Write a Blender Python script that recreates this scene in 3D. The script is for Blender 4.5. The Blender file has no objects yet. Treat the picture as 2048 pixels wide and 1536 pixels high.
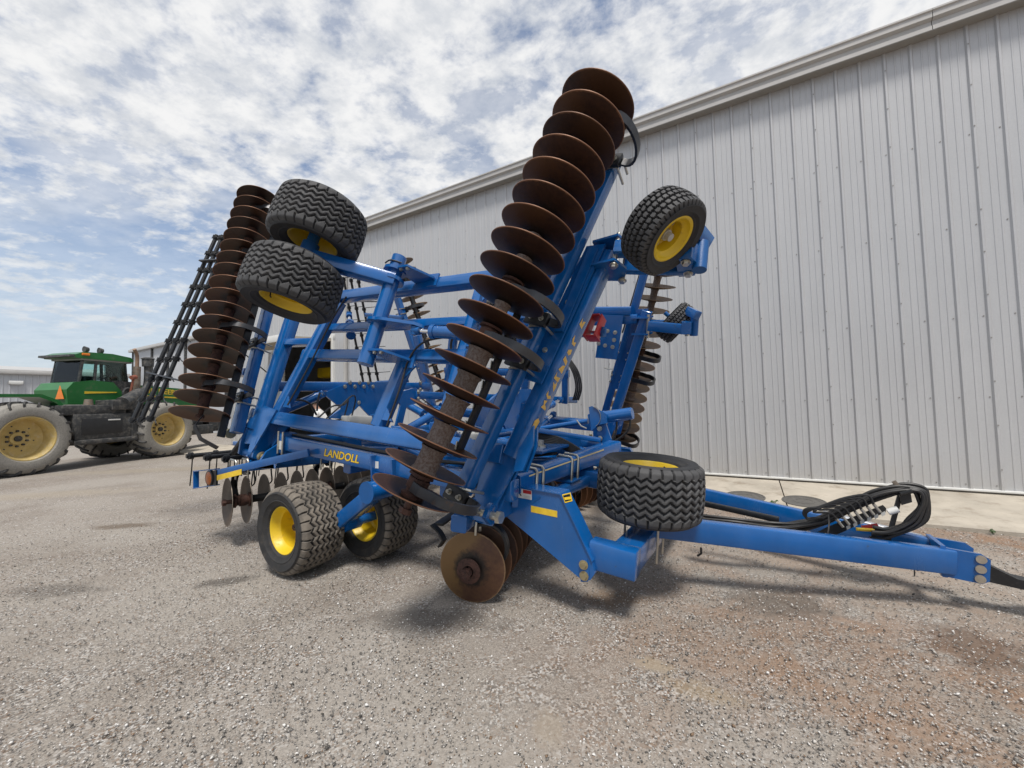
import bpy, bmesh, math, random
import numpy as np
from mathutils import Vector, Matrix
random.seed(7); rng = np.random.default_rng(7)
sc = bpy.context.scene; COL = sc.collection
# ------------------------------------------------------------------ camera
F = 800.0; CX, CY = 1024.0, 768.0; H = 1.6
ROLL = 0.0236; HOR = 805.0                       # horizon height (px) on the optical axis, horizon slope
def nrm(v): v = np.asarray(v, float); return v/np.linalg.norm(v)
_u = nrm((-ROLL, 1.0, (HOR-CY)/F))               # world up seen in the camera's (right, up, forward)
_f = nrm(np.array((0, 0, 1.0)) - _u*_u[2])
_x = np.cross(_u, _f); _x = _x if _x[0] > 0 else -_x
C2W = np.array([_x, _f, _u])
CAM = np.array((0.0, 0.0, H))
cd = bpy.data.cameras.new('camera'); cam = bpy.data.objects.new('camera', cd); COL.objects.link(cam)
cd.sensor_width = 36.0; cd.lens = 36.0*F/2048.0; cd.clip_start = .05; cd.clip_end = 2000
r_, u_, b_ = C2W @ (1, 0, 0), C2W @ (0, 1, 0), C2W @ (0, 0, -1)
cam.matrix_world = Matrix(((r_[0], u_[0], b_[0], 0), (r_[1], u_[1], b_[1], 0), (r_[2], u_[2], b_[2], H), (0, 0, 0, 1)))
sc.camera = cam
def ray(x, y): return nrm(C2W @ np.array(((x-CX)/F, -(y-CY)/F, 1.0)))
# ------------------------------------------------------------------ light and sky
SUN_EL, SUN_AZ = math.radians(64), math.radians(275)   # azimuth of the sun measured from +X, counterclockwise
sd = np.array((math.cos(SUN_EL)*math.cos(SUN_AZ), math.cos(SUN_EL)*math.sin(SUN_AZ), math.sin(SUN_EL)))
sl = bpy.data.lights.new('sun', 'SUN'); sl.energy = 2.25; sl.angle = math.radians(13); sl.color = (1, .955, .89)
so = bpy.data.objects.new('sun', sl); COL.objects.link(so)
so.rotation_euler = Vector(sd).to_track_quat('Z', 'Y').to_euler()
wd = bpy.data.worlds.new('World'); sc.world = wd; wd.use_nodes = True
def build_world():
    nt = wd.node_tree; N = nt.nodes; L = nt.links; N.clear()
    def n(t, **k):
        q = N.new(t)
        for a, b in k.items(): setattr(q, a, b)
        return q
    def math_(op, a, b=None, c=None):
        q = n('ShaderNodeMath', operation=op)
        for i, s in enumerate((a, b, c)):
            if s is None: continue
            if isinstance(s, (int, float)): q.inputs[i].default_value = s
            else: L.new(s, q.inputs[i])
        return q.outputs[0]
    out = n('ShaderNodeOutputWorld'); tc = n('ShaderNodeTexCoord')
    sky = n('ShaderNodeTexSky', sky_type='NISHITA', sun_disc=False, sun_elevation=SUN_EL,
            sun_rotation=math.pi/2-SUN_AZ, altitude=300, air_density=1.0, dust_density=1.6, ozone_density=1.5)
    bsky = n('ShaderNodeBackground'); bsky.inputs[1].default_value = .095; L.new(sky.outputs[0], bsky.inputs[0])
    sx = n('ShaderNodeSeparateXYZ'); L.new(tc.outputs['Generated'], sx.inputs[0])
    zz = math_('MAXIMUM', sx.outputs[2], 0.0); den = math_('ADD', zz, .16)
    cxy = n('ShaderNodeCombineXYZ'); L.new(math_('DIVIDE', sx.outputs[0], den), cxy.inputs[0]); L.new(math_('DIVIDE', sx.outputs[1], den), cxy.inputs[1])
    mp = n('ShaderNodeMapping'); mp.inputs['Location'].default_value = (2.3, .8, 0); mp.inputs['Rotation'].default_value = (0, 0, .5); mp.inputs['Scale'].default_value = (1.0, 1.15, 1)
    L.new(cxy.outputs[0], mp.inputs[0])
    def noise(scale, det, rough, dist, loc=None):
        q = n('ShaderNodeTexNoise'); q.inputs['Scale'].default_value = scale; q.inputs['Detail'].default_value = det
        q.inputs['Roughness'].default_value = rough; q.inputs['Distortion'].default_value = dist
        v = mp.outputs[0]
        if loc:
            m2 = n('ShaderNodeMapping'); m2.inputs['Location'].default_value = loc; L.new(v, m2.inputs[0]); v = m2.outputs[0]
        L.new(v, q.inputs['Vector']); return q.outputs[0]
    big = noise(.55, 3, .5, .2, (5, 1, 0)); puff = noise(6.8, 8, .60, .10); fine = noise(17.0, 4, .6, .1, (1, 7, 0))
    cov = math_('ADD', math_('ADD', math_('MULTIPLY', puff, .82), math_('MULTIPLY', big, .62)), math_('MULTIPLY', fine, .20))
    bank = math_('MULTIPLY', math_('SMOOTH_MIN', math_('MAXIMUM', math_('MULTIPLY_ADD', cxy.inputs[0].links[0].from_socket, -.55, -.55), 0.0), 1.0, .2), .17)
    cov = math_('SUBTRACT', cov, bank)
    def ramp(v, a, b):
        q = n('ShaderNodeMapRange', interpolation_type='SMOOTHSTEP'); q.inputs[1].default_value = a; q.inputs[2].default_value = b; L.new(v, q.inputs[0]); return q.outputs[0]
    fac = ramp(cov, .600, .90)
    veil = math_('MULTIPLY', ramp(noise(1.3, 5, .55, .6, (3, 3, 0)), .30, .70), .62)
    fac = math_('MAXIMUM', fac, veil)
    low = ramp(sx.outputs[2], .46, .03)                       # thin haze towards the horizon
    fac = math_('MAXIMUM', fac, math_('MULTIPLY', low, .80))
    shade = ramp(noise(8.5, 7, .64, .1, (.35, .2, 0)), .30, .64)
    cr = n('ShaderNodeMix', data_type='RGBA'); L.new(shade, cr.inputs[0])
    cr.inputs[6].default_value = (.72, .75, .80, 1); cr.inputs[7].default_value = (1.0, 1.0, 1.0, 1)
    bcl = n('ShaderNodeBackground'); bcl.inputs[1].default_value = .57; hz = n('ShaderNodeMix', data_type='RGBA'); L.new(math_('MULTIPLY', low, .80), hz.inputs[0]); L.new(cr.outputs[2], hz.inputs[6]); hz.inputs[7].default_value = (.66, .745, .84, 1); L.new(hz.outputs[2], bcl.inputs[0])
    mx = n('ShaderNodeMixShader'); L.new(fac, mx.inputs[0]); L.new(bsky.outputs[0], mx.inputs[1]); L.new(bcl.outputs[0], mx.inputs[2])
    L.new(mx.outputs[0], out.inputs[0])
build_world()
vs = sc.view_settings; vs.view_transform = 'Standard'; vs.look = 'None'; vs.exposure = 0.68; vs.gamma = 1.0; vs.use_curve_mapping = False

# ------------------------------------------------------------------ materials
MATS = {}
def mat(name, col, rough=.5, metal=0.0, var=.12, scale=6.0, col2=None, c2fac=(.5, .7), bump=0.0, bscale=60.0, spec=.5, coat=0.0, dist=0.0, detail=6, coords='Object', emis=None, rnd=0.0, attr=None, dust=None):
    if name in MATS: return MATS[name]
    m = bpy.data.materials.new(name); m.use_nodes = True; nt = m.node_tree; N = nt.nodes; L = nt.links
    b = N['Principled BSDF']; b.inputs['Roughness'].default_value = rough; b.inputs['Metallic'].default_value = metal
    b.inputs['Specular IOR Level'].default_value = spec; b.inputs['Coat Weight'].default_value = coat; b.inputs['Coat Roughness'].default_value = .15
    tc = N.new('ShaderNodeTexCoord'); no = N.new('ShaderNodeTexNoise'); no.inputs['Scale'].default_value = scale
    no.inputs['Detail'].default_value = detail; no.inputs['Roughness'].default_value = .62; no.inputs['Distortion'].default_value = dist
    L.new(tc.outputs[coords], no.inputs['Vector'])
    c1 = N.new('ShaderNodeMix'); c1.data_type = 'RGBA'
    lo = [max(0, c*(1-var)) for c in col]; hi = [min(1, c*(1+var)) for c in col]
    c1.inputs[6].default_value = (*lo, 1); c1.inputs[7].default_value = (*hi, 1)
    mr = N.new('ShaderNodeMapRange'); mr.inputs[1].default_value = .3; mr.inputs[2].default_value = .7
    L.new(no.outputs[0], mr.inputs[0]); L.new(mr.outputs[0], c1.inputs[0]); last = c1.outputs[2]
    if col2 is not None:
        n2 = N.new('ShaderNodeTexNoise'); n2.inputs['Scale'].default_value = scale*2.3; n2.inputs['Detail'].default_value = 9; n2.inputs['Roughness'].default_value = .68
        mp = N.new('ShaderNodeMapping'); mp.inputs['Location'].default_value = (3.1, 7.7, 1.3); L.new(tc.outputs[coords], mp.inputs[0]); L.new(mp.outputs[0], n2.inputs['Vector'])
        m2 = N.new('ShaderNodeMapRange'); m2.inputs[1].default_value = c2fac[0]; m2.inputs[2].default_value = c2fac[1]; L.new(n2.outputs[0], m2.inputs[0])
        c2 = N.new('ShaderNodeMix'); c2.data_type = 'RGBA'; L.new(m2.outputs[0], c2.inputs[0]); L.new(last, c2.inputs[6]); c2.inputs[7].default_value = (*col2, 1); last = c2.outputs[2]
        ro = N.new('ShaderNodeMapRange'); ro.inputs[3].default_value = rough; ro.inputs[4].default_value = min(1, rough+.3); L.new(m2.outputs[0], ro.inputs[0]); L.new(ro.outputs[0], b.inputs['Roughness'])
    if attr:
        at = N.new('ShaderNodeAttribute'); at.attribute_name = attr[0]; ma = N.new('ShaderNodeMix'); ma.data_type = 'RGBA'; fm = N.new('ShaderNodeMath'); fm.operation = 'MULTIPLY'; m4 = N.new('ShaderNodeMapRange'); m4.inputs[1].default_value = .32; m4.inputs[2].default_value = .62; m4.inputs[3].default_value = .35
        L.new(no.outputs[0], m4.inputs[0]); L.new(at.outputs['Fac'], fm.inputs[0]); L.new(m4.outputs[0], fm.inputs[1]); L.new(fm.outputs[0], ma.inputs[0]); L.new(last, ma.inputs[6]); ma.inputs[7].default_value = (*attr[1], 1); last = ma.outputs[2]
    if dust:
        nd = N.new('ShaderNodeTexNoise'); nd.inputs['Scale'].default_value = 3.7; nd.inputs['Detail'].default_value = 8; nd.inputs['Roughness'].default_value = .7; mpd = N.new('ShaderNodeMapping'); mpd.inputs['Scale'].default_value = (1, 1, .35); mpd.inputs['Location'].default_value = (9, 4, 2); L.new(tc.outputs[coords], mpd.inputs[0]); L.new(mpd.outputs[0], nd.inputs['Vector'])
        md = N.new('ShaderNodeMapRange'); md.inputs[1].default_value = .42; md.inputs[2].default_value = .78; md.inputs[4].default_value = dust[1]; L.new(nd.outputs[0], md.inputs[0]); mx_ = N.new('ShaderNodeMix'); mx_.data_type = 'RGBA'; L.new(md.outputs[0], mx_.inputs[0]); L.new(last, mx_.inputs[6]); mx_.inputs[7].default_value = (*dust[0], 1); last = mx_.outputs[2]
        rg = N.new('ShaderNodeMapRange'); rg.inputs[1].default_value = .35; rg.inputs[2].default_value = .75; rg.inputs[3].default_value = rough-.06; rg.inputs[4].default_value = rough+.14; L.new(nd.outputs[0], rg.inputs[0]); L.new(rg.outputs[0], b.inputs['Roughness'])
    if rnd:
        oi = N.new('ShaderNodeObjectInfo'); mo = N.new('ShaderNodeMapRange'); mo.inputs[3].default_value = 1-rnd; mo.inputs[4].default_value = 1+rnd; L.new(oi.outputs['Random'], mo.inputs[0]); hs = N.new('ShaderNodeHueSaturation'); L.new(mo.outputs[0], hs.inputs['Value']); L.new(last, hs.inputs['Color']); last = hs.outputs[0]
    L.new(last, b.inputs['Base Color'])
    if bump:
        n3 = N.new('ShaderNodeTexNoise'); n3.inputs['Scale'].default_value = bscale; n3.inputs['Detail'].default_value = 5; L.new(tc.outputs[coords], n3.inputs['Vector'])
        bp = N.new('ShaderNodeBump'); bp.inputs['Strength'].default_value = bump; bp.inputs['Distance'].default_value = .01; L.new(n3.outputs[0], bp.inputs['Height']); L.new(bp.outputs[0], b.inputs['Normal'])
    if emis: b.inputs['Emission Color'].default_value = (*emis[0], 1); b.inputs['Emission Strength'].default_value = emis[1]
    MATS[name] = m; return m
BLUE = mat('blue_paint', (.0020, .092, .315), .19, var=.16, scale=2.5, col2=(.03, .05, .075), c2fac=(.66, .74), bump=.05, bscale=160, coat=.6, dust=((.16, .20, .26), .13))
BLUE2 = mat('blue_cast', (.0023, .080, .27), .42, var=.14, scale=5, col2=(.06, .08, .12), c2fac=(.60, .74), bump=.12, bscale=90)
YEL = mat('yellow_rim', (.68, .47, .016), .40, var=.10, scale=5, col2=(.42, .27, .04), c2fac=(.57, .74), bump=.05)
YDEC = mat('yellow_decal', (.74, .50, .035), .5, var=.12, scale=20)
YWORN = mat('worn_yellow_print', (.66, .42, .10), .6, var=.2, scale=30)
RUST = mat('rusty_disc', (.070, .030, .017), .55, var=.45, scale=9, col2=(.155, .058, .018), c2fac=(.48, .72), bump=.25, bscale=120, metal=.25, rnd=.30)
RUST2 = mat('worn_disc_steel', (.20, .115, .065), .45, var=.35, scale=8, col2=(.26, .15, .06), c2fac=(.45, .7), bump=.15, bscale=90, metal=.35, rnd=.25)
SPOOL = mat('rusty_spool', (.205, .17, .15), .62, var=.2, scale=30, col2=(.13, .082, .064), c2fac=(.42, .64), bump=.3, bscale=150, metal=.2, rnd=.2)
RHUB = mat('rusty_bearing', (.075, .032, .022), .7, var=.3, scale=14, col2=(.03, .02, .018), c2fac=(.5, .65), bump=.3, bscale=120)
GDISC = mat('polished_disc', (.12, .10, .085), .38, var=.4, scale=7, col2=(.045, .032, .026), c2fac=(.45, .6), metal=.5, rnd=.3)
BLK = mat('black_paint', (.010, .011, .013), .42, var=.3, scale=8, col2=(.05, .045, .04), c2fac=(.58, .75))
SPRING = mat('spring_steel', (.035, .037, .042), .38, var=.25, scale=10, col2=(.08, .045, .03), c2fac=(.56, .72), metal=.3)
RUB = mat('rubber', (.020, .021, .024), .70, var=.3, scale=7, col2=(.05, .045, .04), c2fac=(.52, .76), bump=.15, bscale=80, attr=('tread', (.066, .066, .068)))
RUBD = mat('dusty_rubber', (.022, .022, .023), .75, var=.3, scale=8, col2=(.06, .052, .044), c2fac=(.52, .72), bump=.2, bscale=80, attr=('tread', (.20, .172, .14)))
ZINC = mat('zinc_bolt', (.52, .50, .44), .32, var=.15, scale=30, metal=.85)
BRASS = mat('plated_pin', (.42, .36, .22), .38, var=.2, scale=20, metal=.7)
CHROME = mat('chrome_rod', (.75, .76, .78), .12, metal=1.0, var=.04)
HOSE = mat('hose_rubber', (.016, .016, .017), .5, var=.3, scale=30, col2=(.06, .05, .04), c2fac=(.56, .72))
WHITE = mat('white_label', (.66, .66, .64), .5, var=.04)
RED = mat('red_paint', (.42, .02, .022), .4, var=.1)
GREYP = mat('grey_plastic', (.42, .42, .40), .5, var=.1)
ORANGE = mat('orange_reflector', (.80, .22, .03), .4, var=.08)
AMBER = mat('amber_lens', (.30, .075, .008), .25, var=.3, scale=80)
GREEN = mat('green_paint', (.018, .140, .034), .36, var=.12, scale=2, col2=(.10, .15, .08), c2fac=(.58, .78), coat=.2)
GBLK = mat('dusty_black', (.040, .042, .045), .6, var=.3, scale=4, col2=(.16, .15, .135), c2fac=(.47, .7))
TRUB = mat('tractor_rubber', (.22, .212, .195), .85, var=.2, scale=18, col2=(.33, .31, .275), c2fac=(.40, .70), bump=.2, bscale=40)
TRUBD = mat('tractor_lug_rubber', (.045, .045, .046), .8, var=.3, scale=6, col2=(.15, .14, .13), c2fac=(.5, .72))
TYEL = mat('dusty_yellow', (.56, .42, .16), .6, var=.15, scale=4, col2=(.60, .50, .31), c2fac=(.5, .72))
STACK = mat('exhaust_steel', (.20, .17, .14), .5, var=.3, scale=8, col2=(.24, .12, .06), c2fac=(.5, .7), metal=.4)
def disc_mat(name, base, alt, gold, rim, hub, rnd=.25, metal=.3, hubr=.165):
    m = bpy.data.materials.new(name); m.use_nodes = True; N = m.node_tree.nodes; L = m.node_tree.links; b = N['Principled BSDF']; b.inputs['Roughness'].default_value = .5; b.inputs['Metallic'].default_value = metal
    tc = N.new('ShaderNodeTexCoord'); oi = N.new('ShaderNodeObjectInfo'); sx = N.new('ShaderNodeSeparateXYZ'); L.new(tc.outputs['Object'], sx.inputs[0]); cx = N.new('ShaderNodeCombineXYZ'); L.new(sx.outputs[0], cx.inputs[0]); L.new(sx.outputs[1], cx.inputs[1])
    ln = N.new('ShaderNodeVectorMath'); ln.operation = 'LENGTH'; L.new(cx.outputs[0], ln.inputs[0]); ofs = N.new('ShaderNodeVectorMath'); ofs.operation = 'ADD'; L.new(tc.outputs['Object'], ofs.inputs[0]); ml = N.new('ShaderNodeMath'); ml.operation = 'MULTIPLY'; ml.inputs[1].default_value = 37; L.new(oi.outputs['Random'], ml.inputs[0]); L.new(ml.outputs[0], ofs.inputs[1])
    def nz(s, d): q = N.new('ShaderNodeTexNoise'); q.inputs['Scale'].default_value = s; q.inputs['Detail'].default_value = d; q.inputs['Roughness'].default_value = .7; L.new(ofs.outputs[0], q.inputs['Vector']); return q.outputs[0]
    def mr(v, a, c, d=1.0): q = N.new('ShaderNodeMapRange'); q.inputs[1].default_value = a; q.inputs[2].default_value = c; q.inputs[4].default_value = d; L.new(v, q.inputs[0]); return q.outputs[0]
    def mix(f, c1, c2):
        q = N.new('ShaderNodeMix'); q.data_type = 'RGBA'; L.new(f, q.inputs[0])
        for i, c in ((6, c1), (7, c2)):
            if isinstance(c, tuple): q.inputs[i].default_value = (*c, 1)
            else: L.new(c, q.inputs[i])
        return q.outputs[2]
    def madd(v, k, w):
        q = N.new('ShaderNodeMath'); q.operation = 'MULTIPLY_ADD'; L.new(v, q.inputs[0]); q.inputs[1].default_value = k; L.new(w, q.inputs[2]); return q.outputs[0]
    n7 = nz(6, 8); n22 = nz(26, 8)
    c = mix(mr(n22, .38, .66), base, alt); c = mix(mr(madd(n7, .35, sx.outputs[0]), .17, .27, .8), c, gold)
    c = mix(mr(madd(n22, .10, ln.outputs['Value']), hubr+.03, hubr-.02, .9), c, hub); c = mix(mr(madd(n22, .02, ln.outputs['Value']), .280, .287, .85), c, rim)
    if rnd:
        mo = N.new('ShaderNodeMapRange'); mo.inputs[3].default_value = 1-rnd; mo.inputs[4].default_value = 1+rnd; L.new(oi.outputs['Random'], mo.inputs[0]); hs = N.new('ShaderNodeHueSaturation'); L.new(mo.outputs[0], hs.inputs['Value']); L.new(c, hs.inputs['Color']); c = hs.outputs[0]
    L.new(c, b.inputs['Base Color']); bp = N.new('ShaderNodeBump'); bp.inputs['Strength'].default_value = .25; bp.inputs['Distance'].default_value = .004; L.new(n22, bp.inputs['Height']); L.new(bp.outputs[0], b.inputs['Normal']); return m
RUST = disc_mat('rusty_disc', (.036, .017, .012), (.058, .026, .015), (.078, .034, .014), (.19, .09, .048), (.017, .013, .012))
RUST2 = disc_mat('worn_disc_steel', (.125, .075, .045), (.17, .10, .06), (.19, .11, .045), (.27, .18, .11), (.05, .032, .024))
GDISC = disc_mat('polished_disc', (.065, .052, .045), (.095, .078, .064), (.085, .058, .04), (.26, .22, .18), (.03, .024, .02), metal=.5)
SCOUR = disc_mat('scoured_disc', (.080, .038, .024), (.115, .058, .030), (.20, .115, .042), (.24, .15, .08), (.018, .015, .014), 0, hubr=.185)
def glass_mat():
    m = bpy.data.materials.new('tinted_glass'); m.use_nodes = True; N = m.node_tree.nodes; L = m.node_tree.links
    for q in list(N): N.remove(q)
    o = N.new('ShaderNodeOutputMaterial'); t = N.new('ShaderNodeBsdfTransparent'); t.inputs[0].default_value = (.80, .91, .89, 1)
    g = N.new('ShaderNodeBsdfGlossy'); g.inputs['Roughness'].default_value = .04; fr = N.new('ShaderNodeFresnel'); fr.inputs[0].default_value = 1.45
    mx = N.new('ShaderNodeMixShader'); L.new(fr.outputs[0], mx.inputs[0]); L.new(t.outputs[0], mx.inputs[1]); L.new(g.outputs[0], mx.inputs[2]); L.new(mx.outputs[0], o.inputs[0])
    MATS['glass'] = m; return m
GLASS = glass_mat()
def wall_mat(name, col):
    m = bpy.data.materials.new(name); m.use_nodes = True; N = m.node_tree.nodes; L = m.node_tree.links; b = N['Principled BSDF']
    b.inputs['Roughness'].default_value = .42; b.inputs['Metallic'].default_value = .15
    g = N.new('ShaderNodeNewGeometry')
    def no(sc_, det, s):
        mp = N.new('ShaderNodeMapping'); mp.inputs['Scale'].default_value = s; L.new(g.outputs['Position'], mp.inputs[0])
        q = N.new('ShaderNodeTexNoise'); q.inputs['Scale'].default_value = sc_; q.inputs['Detail'].default_value = det; q.inputs['Roughness'].default_value = .65; L.new(mp.outputs[0], q.inputs['Vector']); return q.outputs[0]
    a = no(9, 5, (1, 1, .06)); c = no(1.2, 8, (1, 1, .7)); e = no(40, 3, (1, 1, 1))
    def mr(v, x0, x1, y0, y1):
        q = N.new('ShaderNodeMapRange'); q.inputs[1].default_value = x0; q.inputs[2].default_value = x1; q.inputs[3].default_value = y0; q.inputs[4].default_value = y1; L.new(v, q.inputs[0]); return q.outputs[0]
    def mul(a_, b_):
        q = N.new('ShaderNodeMath'); q.operation = 'MULTIPLY'; L.new(a_, q.inputs[0]); L.new(b_, q.inputs[1]); return q.outputs[0]
    v = mul(mul(mr(a, .3, .7, .975, 1.025), mr(c, .3, .7, .97, 1.03)), mr(e, .3, .7, .97, 1.03))
    sp = N.new('ShaderNodeMapping'); L.new(g.outputs['Position'], sp.inputs[0]); sep = N.new('ShaderNodeSeparateXYZ'); L.new(sp.outputs[0], sep.inputs[0])
    mx = N.new('ShaderNodeMix'); mx.data_type = 'RGBA'; mx.blend_type = 'MULTIPLY'; mx.inputs[0].default_value = 1; mx.inputs[6].default_value = (*col, 1)
    cc = N.new('ShaderNodeCombineColor'); 
    for i in range(3): L.new(v, cc.inputs[i])
    L.new(cc.outputs[0], mx.inputs[7])
    dirt = N.new('ShaderNodeMix'); dirt.data_type = 'RGBA'; L.new(mul(mr(sep.outputs[2], .75, .2, 0, .55), mr(c, .35, .65, 0, 1)), dirt.inputs[0]); L.new(mx.outputs[2], dirt.inputs[6]); dirt.inputs[7].default_value = (.38, .34, .28, 1)
    L.new(dirt.outputs[2], b.inputs['Base Color']); MATS[name] = m; return m
WALL = wall_mat('wall_sheet', (.455, .46, .47)); TRIM = mat('trim_sheet', (.43, .42, .405), .45, var=.06, scale=3); WALL2 = wall_mat('far_wall_sheet', (.47, .48, .50))
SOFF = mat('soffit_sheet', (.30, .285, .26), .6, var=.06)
CONC = mat('concrete', (.40, .36, .30), .85, var=.22, scale=1.6, col2=(.24, .20, .155), c2fac=(.52, .72), bump=.4, bscale=45)
DARKIN = mat('dark_interior', (.035, .033, .030), .9, var=.3, scale=2)
BEIGE = mat('door_underside', (.40, .36, .30), .7, var=.08, scale=2)

# ------------------------------------------------------------------ mesh builder
class MB:
    mirror = None                                  # a function on an (n,3) array, set while the far side is built
    def __init__(s): s.v = []; s.f = []
    def add(s, vs, fs):
        o = len(s.v); s.v.extend([tuple(map(float, q)) for q in vs]); s.f.extend([tuple(i+o for i in q) for q in fs]); return s
    def frame(s, p, q, up):
        z = nrm(np.subtract(q, p)); up = np.asarray(up, float)
        x = np.cross(up, z)
        if np.linalg.norm(x) < 1e-5: x = np.cross((1, .3, .2), z)
        x = nrm(x); y = np.cross(z, x); return x, y, z
    def beam(s, p, q, w, h, up=(0, 0, 1), r=None, ext=0.0):
        """square steel tube from p to q: w across, h along the up hint, rounded edges"""
        p = np.asarray(p, float); q = np.asarray(q, float); x, y, z = s.frame(p, q, up); p = p - z*ext; q = q + z*ext
        r = min(w, h)*.14 if r is None else r; prof = []
        for sx, sy, a0 in ((1, 1, 0), (-1, 1, 90), (-1, -1, 180), (1, -1, 270)):
            for k in range(3):
                a = math.radians(a0+45*k); prof.append((sx*(w/2-r)+r*math.cos(a), sy*(h/2-r)+r*math.sin(a)))
        n = len(prof); e = min(r*.5, .004)
        rings = []
        for c, sc_, in ((p, .0), (p+z*e, 1), (q-z*e, 1), (q, .0)):
            k = 1 if sc_ else 1-2*e/min(w, h)
            rings.append([c + x*a*k + y*b*k for a, b in prof])
        vs = [v for rg in rings for v in rg]; fs = []
        for j in range(3):
            for i in range(n): fs.append((j*n+i, j*n+(i+1) % n, (j+1)*n+(i+1) % n, (j+1)*n+i))
        fs.append(tuple(range(n-1, -1, -1))); fs.append(tuple(range(3*n, 4*n))); return s.add(vs, fs)
    def cyl(s, p, q, r, r2=None, seg=16, cap=True, up=(.1, .2, 1)):
        p = np.asarray(p, float); q = np.asarray(q, float); x, y, z = s.frame(p, q, up); r2 = r if r2 is None else r2
        vs = []; fs = []
        for c, rr in ((p, r), (q, r2)):
            for i in range(seg):
                a = 2*math.pi*i/seg; vs.append(c + x*rr*math.cos(a) + y*rr*math.sin(a))
        for i in range(seg): fs.append((i, (i+1) % seg, seg+(i+1) % seg, seg+i))
        if cap: fs.append(tuple(range(seg-1, -1, -1))); fs.append(tuple(range(seg, 2*seg)))
        return s.add(vs, fs)
    def lathe(s, p, axis, prof, seg=32, closed=False):
        """prof: (radius, height along axis) pairs"""
        p = np.asarray(p, float); x, y, z = s.frame((0, 0, 0), axis, (.13, .21, 1)); vs = []; fs = []; m = len(prof)
        for i in range(seg):
            a = 2*math.pi*i/seg; d = x*math.cos(a)+y*math.sin(a)
            for r, h in prof: vs.append(p + d*r + z*h)
        for i in range(seg):
            j = (i+1) % seg
            for k in range(m if closed else m-1): fs.append((i*m+k, j*m+k, j*m+(k+1) % m, i*m+(k+1) % m))
        return s.add(vs, fs)
    def tube(s, pts, r, seg=8, smooth=0):
        P = [np.asarray(q, float) for q in pts]
        if smooth:
            Q = []; n = len(P)
            for i in range(n-1):
                a, b, c, d = P[max(0, i-1)], P[i], P[i+1], P[min(n-1, i+2)]
                for k in range(smooth):
                    t = k/smooth; Q.append(.5*((2*b)+(c-a)*t+(2*a-5*b+4*c-d)*t*t+(3*b-a-3*c+d)*t**3))
            Q.append(P[-1]); P = Q
        n = len(P); vs = []; fs = []; up = np.array((.17, .29, .94)); x = None
        for i, c in enumerate(P):
            t = nrm(P[min(n-1, i+1)]-P[max(0, i-1)])
            if x is None: x = nrm(np.cross(up, t))
            else: x = nrm(x - t*np.dot(x, t))
            y = np.cross(t, x)
            for k in range(seg):
                a = 2*math.pi*k/seg; vs.append(c + x*r*math.cos(a) + y*r*math.sin(a))
        for i in range(n-1):
            for k in range(seg): fs.append((i*seg+k, i*seg+(k+1) % seg, (i+1)*seg+(k+1) % seg, (i+1)*seg+k))
        fs.append(tuple(range(seg-1, -1, -1))); fs.append(tuple(range((n-1)*seg, n*seg))); return s.add(vs, fs)
    def prism(s, pts, nvec, th):
        """flat plate: polygon pts (3-D), thickened by th along nvec, centred"""
        nv = nrm(nvec); P = [np.asarray(q, float) for q in pts]; n = len(P)
        vs = [q - nv*th/2 for q in P] + [q + nv*th/2 for q in P]
        fs = [tuple(range(n-1, -1, -1)), tuple(range(n, 2*n))] + [(i, (i+1) % n, n+(i+1) % n, n+i) for i in range(n)]
        a = sum((np.cross(P[i]-P[0], P[(i+1) % n]-P[0]) for i in range(n)), np.zeros(3))
        if np.dot(a, nv) < 0: fs = [tuple(reversed(q)) for q in fs]
        return s.add(vs, fs)
    def box(s, lo, hi, M=None):
        vs = [np.array((x, y, z)) for x in (lo[0], hi[0]) for y in (lo[1], hi[1]) for z in (lo[2], hi[2])]
        if M is not None: vs = [np.array(M @ Vector(v)) for v in vs]
        return s.add(vs, [(0, 1, 3, 2), (4, 6, 7, 5), (0, 4, 5, 1), (2, 3, 7, 6), (0, 2, 6, 4), (1, 5, 7, 3)])
    def hexbolt(s, p, axis, r=.014, h=.012):
        x, y, z = s.frame((0, 0, 0), axis, (.13, .21, 1)); p = np.asarray(p, float)
        s.cyl(p-z*.002, p+z*.003, r*1.35, seg=14); s.cyl(p+z*.003, p+z*h, r, r*.92, seg=6); return s
    def strip(s, path, wdir, w, th):
        """flat bar bent along a path; w across wdir"""
        P = [np.asarray(q, float) for q in path]; wd_ = nrm(wdir); n = len(P); vs = []; fs = []
        for i, c in enumerate(P):
            t = nrm(P[min(n-1, i+1)]-P[max(0, i-1)]); nn = nrm(np.cross(t, wd_))
            for a, b in ((-1, -1), (1, -1), (1, 1), (-1, 1)): vs.append(c + wd_*a*w/2 + nn*b*th/2)
        for i in range(n-1):
            for k in range(4): fs.append((i*4+k, i*4+(k+1) % 4, (i+1)*4+(k+1) % 4, (i+1)*4+k))
        fs.append((3, 2, 1, 0)); fs.append(tuple((n-1)*4+k for k in range(4))); return s.add(vs, fs)
    def mesh(s, name, m, origin=(0, 0, 0), smooth=True):
        V = np.array(s.v, float); fs = s.f
        if MB.mirror is not None: V = MB.mirror(V); fs = [tuple(reversed(q)) for q in fs]
        V = V - np.asarray(origin, float)
        me = bpy.data.meshes.new(name); me.from_pydata(V.tolist(), [], fs)
        bm = bmesh.new(); bm.from_mesh(me); bmesh.ops.recalc_face_normals(bm, faces=bm.faces); bm.to_mesh(me); bm.free()
        me.materials.append(m)
        if smooth:
            me.polygons.foreach_set('use_smooth', [True]*len(me.polygons)); me.set_sharp_from_angle(angle=math.radians(38))
        me.update(); return me
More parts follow.
